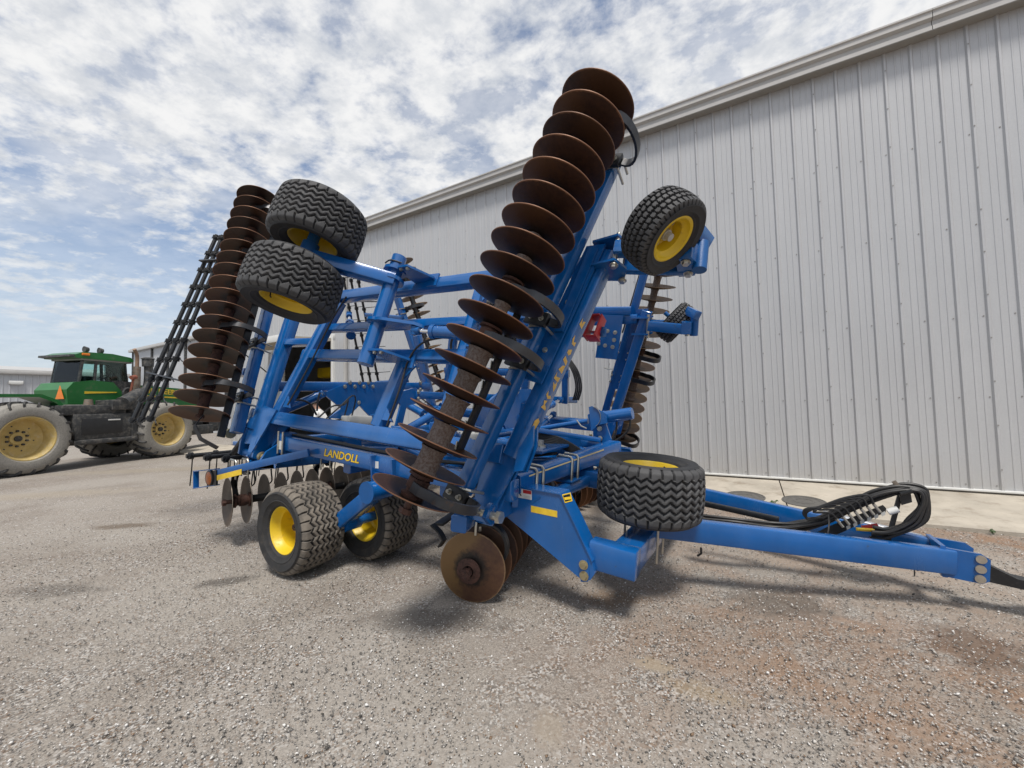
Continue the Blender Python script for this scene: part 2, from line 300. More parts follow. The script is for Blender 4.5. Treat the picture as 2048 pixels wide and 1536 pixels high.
    def build(s, name, m, parent=None, smooth=True):
        o = bpy.data.objects.new(name, s.mesh(name, m, org(parent), smooth)); COL.objects.link(o)
        if parent is not None: o.parent = parent
        return o
ORG = {}
def org(p):
    while p is not None:
        if p.name in ORG: return ORG[p.name]
        p = p.parent
    return (0, 0, 0)
def thing(name, loc, label, cat, group=None):
    o = bpy.data.objects.new(name, None); COL.objects.link(o); o.location = loc; o.empty_display_size = .3
    o['label'] = label; o['category'] = cat
    if group: o['group'] = group
    ORG[o.name] = tuple(loc); return o
def tag(o, label=None, cat=None, group=None, kind=None):
    for k, v in (('label', label), ('category', cat), ('group', group), ('kind', kind)):
        if v: o[k] = v
    return o
def place(name, me, M, parent):
    """a child object sharing mesh me, M = its world matrix (numpy 3x3 columns + origin)"""
    o = bpy.data.objects.new(name, me); COL.objects.link(o); o.parent = parent
    par = parent; base = np.zeros(3)
    X = Matrix.Translation(Vector(org(parent))); 
    if parent.type == 'MESH' and parent.data and 'inst' in parent: X = Matrix([list(r) for r in parent['inst']])
    o.matrix_local = X.inverted() @ M
    return o
def mtx(c, axis, xhint=(0, 0, 1)):
    """matrix whose local Z is axis"""
    z = nrm(axis); x = np.cross(xhint, z)
    if np.linalg.norm(x) < 1e-4: x = np.cross((1, 0, 0), z)
    x = nrm(x); y = np.cross(z, x)
    return Matrix(((x[0], y[0], z[0], c[0]), (x[1], y[1], z[1], c[1]), (x[2], y[2], z[2], c[2]), (0, 0, 0, 1)))
def text_mesh(txt, size, m, shear=0.0, extrude=.001, bold=0.0):
    cu = bpy.data.curves.new('lettering', 'FONT'); cu.body = txt; cu.size = size; cu.extrude = extrude; cu.shear = shear; cu.offset = bold; cu.align_x = 'CENTER'; cu.align_y = 'CENTER'; cu.resolution_u = 3
    o = bpy.data.objects.new('lettering_tmp', cu); COL.objects.link(o); dg = bpy.context.evaluated_depsgraph_get(); dg.update()
    me = bpy.data.meshes.new_from_object(o.evaluated_get(dg)); bpy.data.objects.remove(o); bpy.data.curves.remove(cu)
    me.materials.clear(); me.materials.append(m); return me
def text_on(txt, me, c, right, normal, parent):
    r = nrm(right); n = nrm(normal); n = nrm(n - r*np.dot(n, r)); u = np.cross(n, r); c = np.asarray(c)
    M = Matrix(((r[0], u[0], n[0], c[0]), (r[1], u[1], n[1], c[1]), (r[2], u[2], n[2], c[2]), (0, 0, 0, 1)))
    return place('lettering', me, M, parent)
def plane_hit(x, y, p0, nv):
    d = ray(x, y); nv = np.asarray(nv, float); return CAM + d*(np.dot(np.asarray(p0)-CAM, nv)/np.dot(d, nv))
def ground(x, y, z=0.0): return plane_hit(x, y, (0, 0, z), (0, 0, 1))
def depth(x, y, Y): d = ray(x, y); return CAM + d*(Y/d[1])
# ================================================================== the setting
def ground_mat():
    m = bpy.data.materials.new('gravel_ground'); m.use_nodes = True; N = m.node_tree.nodes; L = m.node_tree.links; b = N['Principled BSDF']
    b.inputs['Roughness'].default_value = .9; b.inputs['Specular IOR Level'].default_value = .25
    g = N.new('ShaderNodeNewGeometry'); pos = g.outputs['Position']
    def noise(s, d, r=.6, dist=0, loc=(0, 0, 0)):
        mp = N.new('ShaderNodeMapping'); mp.inputs['Location'].default_value = loc; L.new(pos, mp.inputs[0])
        q = N.new('ShaderNodeTexNoise'); q.inputs['Scale'].default_value = s; q.inputs['Detail'].default_value = d; q.inputs['Roughness'].default_value = r; q.inputs['Distortion'].default_value = dist; L.new(mp.outputs[0], q.inputs['Vector']); return q.outputs[0]
    def mr(v, a, b_, c=0.0, d=1.0):
        q = N.new('ShaderNodeMapRange'); q.inputs[1].default_value = a; q.inputs[2].default_value = b_; q.inputs[3].default_value = c; q.inputs[4].default_value = d; L.new(v, q.inputs[0]); return q.outputs[0]
    def mth(op, a, c):
        q = N.new('ShaderNodeMath'); q.operation = op
        for i, s in enumerate((a, c)):
            if isinstance(s, (int, float)): q.inputs[i].default_value = s
            else: L.new(s, q.inputs[i])
        return q.outputs[0]
    def mix(f, c1, c2, blend='MIX'):
        q = N.new('ShaderNodeMix'); q.data_type = 'RGBA'; q.blend_type = blend
        if isinstance(f, (int, float)): q.inputs[0].default_value = f
        else: L.new(f, q.inputs[0])
        for i, c in ((6, c1), (7, c2)):
            if isinstance(c, tuple): q.inputs[i].default_value = (*c, 1)
            else: L.new(c, q.inputs[i])
        return q.outputs[2]
    def vor(s, feat='F1'):
        q = N.new('ShaderNodeTexVoronoi'); q.feature = feat; q.inputs['Scale'].default_value = s; L.new(pos, q.inputs['Vector']); return q
    v1 = vor(88); v2 = vor(170)
    sp = N.new('ShaderNodeSeparateColor'); L.new(v1.outputs['Color'], sp.inputs[0]); sp2 = N.new('ShaderNodeSeparateColor'); L.new(v2.outputs['Color'], sp2.inputs[0])
    stone = mix(mr(sp.outputs[0], .25, 1.0), (.13, .113, .098), (.56, .515, .465)); stone = mix(mr(sp.outputs[1], .86, .9), stone, (.60, .585, .56))
    stone = mix(mr(sp.outputs[2], .80, .82), stone, (.22, .145, .095))
    small = mix(sp2.outputs[0], (.175, .150, .126), (.45, .40, .345))
    col = mix(mr(noise(5, 6), .40, .60), stone, small)
    dk = mr(v1.outputs['Distance'], .0045, .0085, 1, .5)
    # fines, earth, clay and sand showing through, then placed patches that tint the ground
    earth = mr(noise(.75, 9, .66, .4), .47, .66); col = mix(mth('MULTIPLY', earth, .55), col, (.215, .175, .14))
    sx = N.new('ShaderNodeSeparateXYZ'); L.new(pos, sx.inputs[0])
    clayreg = mth('MULTIPLY', mr(sx.outputs[0], -.2, 2.0), mr(sx.outputs[1], 7.0, 4.5))
    clay = mth('MULTIPLY', clayreg, mr(noise(1.7, 8, .7, .5, (4, 2, 0)), .40, .60)); col = mix(mth('MULTIPLY', clay, .80), col, (.30, .175, .10))
    PN = noise(6, 8, .7)
    rut = mr(noise(.33, 3, .5, .8, (7, 3, 0)), .42, .60); col = mix(mth('MULTIPLY', rut, .45), col, (.42, .385, .34))
    def patch(px, py, rx, ry, ang, colr, strength):
        nonlocal col
        c = ground(px, py); mp = N.new('ShaderNodeMapping'); mp.vector_type = 'TEXTURE'; mp.inputs['Location'].default_value = (c[0], c[1], 0); mp.inputs['Rotation'].default_value = (0, 0, ang); mp.inputs['Scale'].default_value = (rx, ry, 1); L.new(pos, mp.inputs[0])
        ln = N.new('ShaderNodeVectorMath'); ln.operation = 'LENGTH'; L.new(mp.outputs[0], ln.inputs[0])
        d = mth('ADD', ln.outputs['Value'], mth('MULTIPLY', mth('SUBTRACT', PN, .5), 1.9))
        col = mix(mth('MULTIPLY', mr(d, 1.0, .45), strength), col, colr)
    patch(1310, 1330, .16, .09, -.5, (.38, .295, .195), .62); patch(1400, 1378, .26, .10, -.5, (.36, .275, .175), .55)
    patch(1098, 1460, .085, .17, .15, (.36, .30, .23), .6); patch(1225, 1195, .30, .18, 0, (.25, .165, .10), .7)  # two sandy patches' neighbour, then a browner patch below the cross beam
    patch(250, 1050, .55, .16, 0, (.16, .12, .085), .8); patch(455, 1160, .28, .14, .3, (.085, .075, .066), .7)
    patch(860, 1240, .7, .22, -.1, (.10, .086, .074), .55); patch(1560, 1200, .5, .3, 0, (.10, .084, .07), .6); patch(110, 1180, .5, .2, 0, (.10, .088, .075), .5)  # darker patches ahead of the front discs, below the tongue and far left
    patch(1950, 1290, .35, .3, .2, (.15, .085, .05), .7); patch(80, 990, 2.2, .5, .2, (.38, .325, .25), .55); patch(300, 940, 3.2, .5, .1, (.36, .31, .235), .5)
    dkc = N.new('ShaderNodeCombineColor')
    for i in range(3): L.new(dk, dkc.inputs[i])
    far = mr(mth('MULTIPLY', mr(sx.outputs[1], 5, 14), 1.0), 0, 1, .75, .1)
    fin = mix(.45, col, dkc.outputs[0], 'MULTIPLY'); hsv = N.new('ShaderNodeHueSaturation'); hsv.inputs['Value'].default_value = 1.05; hsv.inputs['Saturation'].default_value = .92; L.new(fin, hsv.inputs['Color']); fin = hsv.outputs[0]
    L.new(fin, b.inputs['Base Color'])
    bp = N.new('ShaderNodeBump'); bp.inputs['Strength'].default_value = .75; bp.inputs['Distance'].default_value = .012
    hgt = mth('ADD', mth('MULTIPLY', mr(v1.outputs['Distance'], 0, .009, 1, 0), .7), mth('MULTIPLY', noise(25, 6), .8)); L.new(hgt, bp.inputs['Height']); L.new(bp.outputs[0], b.inputs['Normal'])
    return m
GM = ground_mat()
def make_ground():
    # one sheet out to the horizon, finer and gently uneven near the yard
    xs = np.concatenate([[-600, -200, -80, -40], np.linspace(-20, 16, 110), [30, 60, 200, 600]]); ys = np.concatenate([[-200, -40, -10], np.linspace(-3, 24, 90), [40, 70, 150, 500, 1200]])
    V = []; n = len(xs)
    for y in ys:
        for x in xs:
            z = .012*math.sin(x*1.3+.6*y)*math.sin(y*.9-1.1) + .008*math.sin(3.1*x+1)*math.cos(2.7*y)
            z *= max(0, 1-abs(x)/22)*max(0, 1-abs(y-6)/20); V.append((x, y, z-.008))
    Fc = [(j*n+i, j*n+i+1, (j+1)*n+i+1, (j+1)*n+i) for j in range(len(ys)-1) for i in range(n-1)]
    m = MB(); m.v = V; m.f = Fc; o = m.build('ground', GM); o['kind'] = 'structure'
make_ground()
def make_gravel():
    n = 330000
    X = rng.uniform(-9.5, 6.5, n); Y = .9 + 9.5*rng.random(n)**1.6; dd = np.hypot(X, Y); keep = (np.abs(X) < 1.45*Y+.4) & (rng.random(n) < np.clip(1.25-dd/7.5, 0, 1)); X = X[keep]; Y = Y[keep]; n = len(X)
    base = np.array([(1, 0, 0), (0, 1, 0), (-1, 0, 0), (0, -1, 0), (0, 0, 1), (0, 0, -1)], float); fc = np.array([(0, 1, 4), (1, 2, 4), (2, 3, 4), (3, 0, 4), (1, 0, 5), (2, 1, 5), (3, 2, 5), (0, 3, 5)])
    s = .0026 + .0026*rng.random(n) + .0058*rng.random(n)**7; A = rng.uniform(0, 6.283, n); tl = rng.uniform(-.5, .5, (n, 2))
    P = base[None]*rng.uniform(.65, 1.25, (n, 6, 1)) * s[:, None, None]; P[:, :, 2] *= .62; P[:, :, 0] *= rng.uniform(.8, 1.5, (n, 1))
    z = P[:, :, 2] + tl[:, 0:1]*P[:, :, 0] + tl[:, 1:2]*P[:, :, 1]
    c, q = np.cos(A)[:, None], np.sin(A)[:, None]; x = P[:, :, 0]*c - P[:, :, 1]*q; y = P[:, :, 0]*q + P[:, :, 1]*c
    V = np.stack([x+X[:, None], y+Y[:, None], z+s[:, None]*.18], -1).reshape(-1, 3)
    Fc = (fc[None] + (np.arange(n)*6)[:, None, None]).reshape(-1, 3)
    me = bpy.data.meshes.new('gravel'); me.vertices.add(len(V)); me.vertices.foreach_set('co', V.ravel()); nf = len(Fc)
    me.loops.add(nf*3); me.loops.foreach_set('vertex_index', Fc.ravel()); me.polygons.add(nf); me.polygons.foreach_set('loop_start', np.arange(nf)*3); me.update(calc_edges=True)
    t = rng.random(n); k = rng.random(n); col = np.stack([.14+.40*t, .129+.378*t, .116+.35*t], 1); col[k > .88] = (.66, .64, .61); col[(k > .80) & (k < .86)] = (.20, .135, .09); col[k < .18] *= .42
    for px, py, rx, ry in ((1310, 1330, .17, .11), (1400, 1378, .26, .13), (1098, 1460, .11, .2)):
        c_ = ground(px, py); inn = ((X-c_[0])/rx)**2 + ((Y-c_[1])/ry)**2 < .75 - .9*rng.random(n); V.reshape(-1, 6, 3)[inn, :, 2] -= .03
    me.vertices.foreach_set('co', V.ravel())
    at = me.color_attributes.new('tint', 'FLOAT_COLOR', 'POINT'); at.data.foreach_set('color', np.repeat(np.concatenate([col, np.ones((n, 1))], 1), 6, 0).ravel())
    m = bpy.data.materials.new('gravel_stone'); m.use_nodes = True; N = m.node_tree.nodes; b = N['Principled BSDF']; b.inputs['Roughness'].default_value = .85; b.inputs['Specular IOR Level'].default_value = .25
    a = N.new('ShaderNodeAttribute'); a.attribute_name = 'tint'; m.node_tree.links.new(a.outputs['Color'], b.inputs['Base Color']); me.materials.append(m)
    o = bpy.data.objects.new('gravel', me); COL.objects.link(o); tag(o, 'loose grey and white gravel scattered over the yard', 'gravel', kind='stuff')
make_gravel()
# ------------------------------------------------------------------ the big metal building
WD = ray(-362, 838); WD = nrm((WD[0], WD[1], 0)); NW = np.array((WD[1], -WD[0], 0)); NW = NW if NW[1] < 0 else -NW
W0P = np.array(((1420-CX)/F*7.47, 7.47, 0.0)); Z0W, Z1W = .18, 7.0
def wp(s, out=0.0, z=0.0): return W0P + WD*s + NW*out + np.array((0, 0, z))
PW = .9144
def panel_mesh(name, m, z0, z1, width=PW, step=.3048):
    pr = []; k = 0
    while k*step < width-.01:
        s = k*step
        pr += [(s, .0), (s+.018, .0), (s+.036, .026), (s+.060, .026), (s+.078, .0), (s+.135, 0), (s+.141, .005), (s+.155, .005), (s+.161, 0), (s+.215, 0), (s+.221, .005), (s+.235, .005), (s+.241, 0)]; k += 1
    pr.append((width, 0)); b = MB(); n = len(pr); vs = []; fs = []
    for z in (z0, z1):
        for s, o in pr: vs.append(WD*s + NW*o + np.array((0, 0, z)))
    fs = [(i, i+1, n+i+1, n+i) for i in range(n-1)]; b.add(vs, fs)
    sv = MB.mirror; MB.mirror = None; me = b.mesh(name, m, smooth=False); MB.mirror = sv; return me
def main_building():
    B = thing('metal_building', wp(4), 'tall light grey ribbed metal building beside the blue harrow', 'building')
    full = panel_mesh('wall_panel', WALL, Z0W, Z1W); short = panel_mesh('wall_panel_short', WALL, 3.8, Z1W); s = -9.144; k = 0; scr = MB()
    while s < 17.2:
        door = 10.9 < s < 13.6
        place('wall_panel', short if door else full, Matrix.Translation(Vector(wp(s, 0, 0))), B)
        if s > -5:
            for z in (.27, 1.52, 2.68, 4.02, 5.36):
                if door and z < 3.9: continue
                for j in range(3):
                    c = wp(s+j*.3048+.098, 0, z); scr.cyl(c, c+NW*.006, .0095, seg=6)
            for z in np.arange(.5, 6.9, .62):
                if not (door and z < 3.9): c = wp(s+.048, .026, z); scr.cyl(c, c+NW*.006, .0095, seg=6)
        s += PW; k += 1
    tag(scr.build('panel_screws', mat('screw_heads', (.23, .22, .21), .5), B, False), kind='stuff')
    sL = s; sR = -9.144
    g = MB()                                                     # eave gutter: an extruded profile, in lengths
    pr = [(0, 7.0), (.20, 6.985), (.20, 7.05), (.18, 7.065), (.18, 7.125), (.235, 7.155), (.235, 7.235), (.255, 7.25), (.255, 7.275), (.215, 7.275), (.15, 7.12), (0.05, 7.12)]
    for a, b in ((sR, -3.2), (-3.2, 2.9), (2.9, 9.0), (9.0, sL)):
        n = len(pr); vs = [wp(q, o, z) for q in (a+.004, b-.004) for o, z in pr]; g = MB(); g.add(vs, [(i, (i+1) % n, n+(i+1) % n, n+i) for i in range(n)] + [tuple(range(n)), tuple(range(n, 2*n))]); g.build('gutter', TRIM, B, False)
    MB().box((0, 0, 0), (1, 1, 1)) 
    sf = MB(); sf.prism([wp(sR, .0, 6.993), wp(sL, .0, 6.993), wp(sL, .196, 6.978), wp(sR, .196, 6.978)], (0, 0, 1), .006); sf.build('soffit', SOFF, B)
    r = MB(); r.prism([wp(sR, .2, 7.27), wp(sL, .2, 7.27), wp(sL, -14, 8.9), wp(sR, -14, 8.9)], nrm((NW*.11+np.array((0, 0, 1)))), .08); r.build('roof', TRIM, B)
    e = MB()
    for q, t in ((sL, 1), (sR, -1)): e.prism([wp(q, -.03, .1), wp(q, -14, .1), wp(q, -14, 8.8), wp(q, -.03, 7.1)], WD, .06)
    e.prism([wp(sL, -14, .1), wp(sR, -14, .1), wp(sR, -14, 8.8), wp(sL, -14, 8.8)], NW, .06); e.build('rear_walls', WALL, B)
    f = MB(); f.prism([wp(sL, -.02, .10), wp(sR, -.02, .10), wp(sR, -14, .10), wp(sL, -14, .10)], (0, 0, 1), .15); f.build('floor_slab', CONC, B)
    ba = MB(); ba.beam(wp(sR, .02, .195), wp(10.9, .02, .195), .05, .03); ba.build('base_trim', WHITE, B)
    ds = MB(); ds.beam(wp(10.25, .075, .25), wp(10.25, .075, 7.0), .10, .09, WD); ds.build('downspout', TRIM, B)
    ds = MB(); ds.beam(wp(-8.6, .075, .25), wp(-8.6, .075, 7.0), .10, .09, WD); ds.build('downspout', TRIM, B)
    # doorway: frame and a one-piece door swung up and out like a canopy
    fr = MB(); fr.beam(wp(10.93, .02, .12), wp(10.93, .02, 3.95), .12, .10, WD); fr.beam(wp(13.76, .02, .12), wp(13.76, .02, 3.95), .12, .10, WD); fr.beam(wp(10.87, .025, 3.86), wp(13.82, .025, 3.86), .1, .16); fr.build('door_frame', WHITE, B)
    dp = MB(); dp.prism([wp(10.95, .06, 3.78), wp(14.6, .06, 3.78), wp(14.6, 1.5, 3.66), wp(10.95, 1.5, 3.66)], (0, 0, 1), .10); d = dp.build('raised_door', BEIGE, B)
    dp = MB(); dp.beam(wp(10.9, 1.53, 3.68), wp(14.65, 1.53, 3.68), .05, .2); dp.build('door_edge', WHITE, d)
    rod = MB(); rod.cyl(wp(14.3, 1.2, 3.63), wp(13.9, .05, 2.5), .02, seg=8); rod.build('door_strut', BLK, d)
    # concrete apron, sloping from the wall to the gravel
    ap = MB(); a0 = -9.2
    for i, q in enumerate(np.arange(-9.2, 19, 4.1)):
        ap = MB(); e_ = .008; P = [wp(q+e_, .0, .155), wp(q+4.1-e_, .0, .155), wp(q+4.1-e_, 1.66, .035), wp(q+e_, 1.66, .035)]; Q = [p*np.array((1, 1, 0))+np.array((0, 0, -.1)) for p in P]
        ap.add(P+Q, [(0, 1, 2, 3), (7, 6, 5, 4), (0, 4, 5, 1), (1, 5, 6, 2), (2, 6, 7, 3), (3, 7, 4, 0)]); o = ap.build('apron_slab', CONC, None, False); o['kind'] = 'structure'; o.name = 'apron'
    for px, py, lb in ((1490, 993, 'round dark cover set in the concrete apron, beside the green weed'), (1608, 1003, 'round dark cover set in the concrete apron, behind the hose bundle')):
        c = plane_hit(px, py, wp(0, .83, .095), nrm(NW*.0722+np.array((0, 0, 1)))); nn = nrm(NW*.0722+np.array((0, 0, 1)))
        t = thing('manhole_cover', c, lb, 'cover', 'round covers in the concrete apron')
        q = MB(); q.lathe(c, nn, [(.27, -.01), (.27, .008), (.245, .011), (.245, -.01)], 36, True); q.build('cover_ring', mat('cast_iron', (.10, .095, .088), .7, var=.25, scale=20, bump=.3), t)
        q = MB(); q.lathe(c, nn, [(0, .006), (.10, .006), (.10, .009), (.13, .009), (.13, .006), (.20, .006), (.20, .009), (.243, .009), (.243, -.01)], 36); q.build('lid', mat('cast_iron', (.10, .095, .088)), t)
main_building()
def weed(px, py, z, size, label, n=16):
    c = plane_hit(px, py, (0, 0, z), (0, 0, 1)); t = thing('weed', c, label, 'weed'); q = MB(); st = MB()
    LEAF = mat('weed_leaf', (.055, .12, .03), .6, var=.4, scale=30)
    for i in range(n):
        a = random.uniform(0, 6.28); h = size*random.uniform(.15, .9); rr = size*random.uniform(.1, .55); p = c+np.array((math.cos(a)*rr, math.sin(a)*rr, h)); st.tube([c, (c+p)/2+np.array((0, 0, .03*size)), p], .004*size/.2, 5)
        for j in range(5):
            b = random.uniform(0, 6.28); d = np.array((math.cos(b), math.sin(b), random.uniform(-.3, .4))); w = np.cross(d, (0, 0, 1)); L_ = size*random.uniform(.16, .28); o = p+np.array((random.uniform(-.1, .1), random.uniform(-.1, .1), random.uniform(-.2, .1)))*size*.6
            q.add([o, o+d*L_*.5+w*L_*.33+np.array((0, 0, .01)), o+d*L_, o+d*L_*.5-w*L_*.33+np.array((0, 0, .01))], [(0, 1, 2, 3)])
    q.build('leaves', LEAF, t, False); st.build('stems', LEAF, t)
weed(1545, 1022, .03, .17, 'small leafy green weed growing at the edge of the concrete apron'); weed(1985, 1068, .0, .07, 'thin patch of green weed at the apron edge behind the hitch', 8)
# ------------------------------------------------------------------ far buildings
def far_buildings():
    c = depth(267, 702, 34.7); c[2] = 0; B = thing('metal_building', c, 'distant grey ribbed building behind the tractor exhaust stack', 'building')
    def fw(s, o=0, z=0): return c - WD*s + NW*o + np.array((0, 0, z))
    for i in range(7):
        w = MB(); n = 24; st = 3.0/n
        pr = []
        for k in range(n): pr += [(i*3+k*st, 0), (i*3+k*st+.03, .03), (i*3+k*st+.06, .03), (i*3+k*st+.09, 0)]
        pr.append((i*3+3, 0)); m_ = len(pr); w.add([fw(s, o, z) for z in (0, 6.75) for s, o in pr], [(k, k+1, m_+k+1, m_+k) for k in range(m_-1)]); w.build('wall_panel', WALL2, B, False)
        if i: d = MB(); d.beam(fw(i*3+1.2, .1, 0), fw(i*3+1.2, .1, 6.7), .16, .12, WD); d.build('downspout', GBLK, B)
    g = MB(); g.beam(fw(-.2, .15, 6.82), fw(21, .15, 6.82), .3, .22); g.build('gutter', TRIM, B)
    r = MB(); r.prism([fw(-.1, .2, 6.95), fw(21, .2, 6.95), fw(21, -9, 8), fw(-.1, -9, 8)], (0, 0, 1), .1); r.prism([fw(0, 0, 0), fw(0, -12, 0), fw(0, -12, 7.8), fw(0, 0, 6.8)], WD, .1); r.build('roof', TRIM, B)
    d = MB(); d.beam(fw(.1, .05, 0), fw(.1, .05, 6.8), .14, .12, WD); d.build('corner_trim', GBLK, B)
    c2 = depth(-60, 738, 24.6); c2[2] = 0; D = nrm((-NW[0], -NW[1], 0)); Nn = -np.array((-WD[0], -WD[1], 0)); Nn = np.array((D[1], -D[0], 0)); Nn = Nn if np.dot(Nn, -c2) > 0 else -Nn
    B = thing('low_building', c2, 'low grey metal shed far behind the tractor with a wall lamp', 'building')
    def lw(s, o=0, z=0): return c2 + D*s + Nn*o + np.array((0, 0, z))
    for i in range(3):
        pr = []
        for k in range(8): pr += [(i*2.44+k*.305, 0), (i*2.44+k*.305+.03, .03), (i*2.44+k*.305+.07, .03), (i*2.44+k*.305+.1, 0)]
        pr.append((i*2.44+2.44, 0)); m_ = len(pr); w = MB(); w.add([lw(s, o, z) for z in (0, 4.25) for s, o in pr], [(k, k+1, m_+k+1, m_+k) for k in range(m_-1)]); w.build('wall_panel', WALL2, B, False)
    g = MB(); g.beam(lw(-1, .12, 4.33), lw(7.4, .12, 4.33), .3, .24); g.build('gutter', TRIM, B)
    g = MB(); g.prism([lw(-1, .2, 4.46), lw(7.4, .2, 4.46), lw(7.4, -8, 5.3), lw(-1, -8, 5.3)], (0, 0, 1), .08); g.prism([lw(7.32, 0, 0), lw(7.32, -8, 0), lw(7.32, -8, 5.2), lw(7.32, 0, 4.3)], D, .08); g.build('roof', TRIM, B)
    p = plane_hit(32, 765, lw(0, .1, 0), Nn); t = thing('wall_lamp', p, 'white wall lamp on the low grey shed', 'lamp')
    g = MB(); g.beam(p-D*.3, p+D*.3, .2, .22); g.build('housing', WHITE, t); g = MB(); g.beam(p-D*.24+Nn*.06-np.array((0, 0, .12)), p+D*.24+Nn*.06-np.array((0, 0, .12)), .12, .03); g.build('lens', GREYP, t)
far_buildings()
# ------------------------------------------------------------------ inside the doorway: a parked machine, and a person
def doorway_things():
    c = wp(12.2, -2.6, .18); t = thing('parked_machine', c, 'yellow and grey machine parked inside the dark doorway', 'machine')
    q = MB(); q.beam(wp(10.6, -2.4, 3.0), wp(14.6, -2.4, 3.0), 1.0, .42, r=.08); q.build('upper_hood', YEL, t)
    q = MB(); q.beam(wp(10.7, -2.5, 2.35), wp(14.4, -2.5, 2.35), .9, .6, r=.06); q.build('body', GREYP, t)
    q = MB(); q.beam(wp(10.8, -2.5, 1.55), wp(14.2, -2.5, 1.55), .8, .8, r=.05); q.build('chassis', GBLK, t)
    for s in (11.3, 13.6):
        q = MB(); q.lathe(wp(s, -1.95, .78), NW, [(.28, -.2), (.52, -.22), (.6, -.12), (.6, .12), (.52, .22), (.28, .2)], 28, True); w = q.build('wheel', RUB, t)
        q = MB(); q.lathe(wp(s, -1.95, .78), NW, [(0, .1), (.2, .1), (.27, .19), (.3, .19), (.3, -.19)], 28); q.build('rim', YEL, w)
    # person bending forward at the door jamb, white shirt and dark cap
    p = depth(655, 830, 12.6); p[2] = .05; o = thing('person', p, 'person in white shirt and dark cap bending at the doorway', 'person')
    me = bpy.data.meshes.new('body'); r = nrm((-.9, -.1, 0)); l = np.cross((0, 0, 1), r)
    J = {'pel': ((0, 0, .92), .15), 'sp': (r*.10+(0, 0, 1.15), .145), 'ch': (r*.22+(0, 0, 1.36), .155), 'nk': (r*.30+(0, 0, 1.50), .06), 'hd': (r*.36+(0, 0, 1.60), .095), 'ht': (r*.38+(0, 0, 1.70), .075)}
    E = [('pel', 'sp'), ('sp', 'ch'), ('ch', 'nk'), ('nk', 'hd'), ('hd', 'ht')]
    for s, k in ((1, 'l'), (-1, 'r')):
        J.update({k+'hip': (l*.1*s+(0, 0, .86), .095), k+'kn': (l*.12*s+r*.05+(0, 0, .48), .065), k+'an': (l*.13*s-r*.02+(0, 0, .09), .045), k+'to': (l*.14*s+r*.17+(0, 0, .04), .035), k+'sh': (l*.19*s+r*.23+(0, 0, 1.38), .065), k+'el': (l*.24*s+r*.34+(0, 0, 1.12), .045), k+'wr': (l*.2*s+r*.55+(0, 0, 1.05), .033), k+'ha': (l*.19*s+r*.64+(0, 0, 1.04), .035)})
        E += [('pel', k+'hip'), (k+'hip', k+'kn'), (k+'kn', k+'an'), (k+'an', k+'to'), ('ch', k+'sh'), (k+'sh', k+'el'), (k+'el', k+'wr'), (k+'wr', k+'ha')]
    ks = list(J); me.from_pydata([tuple(np.asarray(J[k][0], float)) for k in ks], [(ks.index(a), ks.index(b)) for a, b in E], [])
    ob = bpy.data.objects.new('body', me); COL.objects.link(ob); ob.parent = o; sk = ob.modifiers.new('s', 'SKIN'); 
    bm = bmesh.new(); bm.from_mesh(me); ly = bm.verts.layers.skin.verify(); bm.verts.ensure_lookup_table()
    for i, k in enumerate(ks): bm.verts[i][ly].radius = (J[k][1],)*2; bm.verts[i][ly].use_root = (k == 'pel')
    bm.to_mesh(me); bm.free(); ob.modifiers.new('d', 'SUBSURF').levels = 1
    m = bpy.data.materials.new('clothed_body'); m.use_nodes = True; N = m.node_tree.nodes; L = m.node_tree.links; tc = N.new('ShaderNodeTexCoord'); sx = N.new('ShaderNodeSeparateXYZ'); L.new(tc.outputs['Object'], sx.inputs[0])
    cr = N.new('ShaderNodeValToRGB'); cr.color_ramp.interpolation = 'CONSTANT'; e = cr.color_ramp.elements; e[0].position = 0; e[0].color = (.03, .03, .035, 1); e[1].position = .05; e[1].color = (.05, .06, .10, 1)
    for ps, cl in ((.465, (.72, .72, .72, 1)), (.745, (.42, .25, .18, 1))): q = e.new(ps); q.color = cl
    dv = N.new('ShaderNodeMath'); dv.operation = 'DIVIDE'; dv.inputs[1].default_value = 2; L.new(sx.outputs[2], dv.inputs[0]); L.new(dv.outputs[0], cr.inputs[0]); L.new(cr.outputs[0], N['Principled BSDF'].inputs['Base Color']); me.materials.append(m)
    cp = MB(); hc = np.asarray(p)+r*.37+(0, 0, 1.69); cp.lathe(hc, (r*.25+(0, 0, 1)), [(.118, -.03), (.122, .0), (.11, .06), (.07, .1), (0, .115)], 18); cp.prism([hc+r*.08+l*.08-(0, 0, .02), hc+r*.22+l*.06-(0, 0, .045), hc+r*.22-l*.06-(0, 0, .045), hc+r*.08-l*.08-(0, 0, .02)], (0, 0, 1), .012); cp.build('cap', BLK, o)
doorway_things()
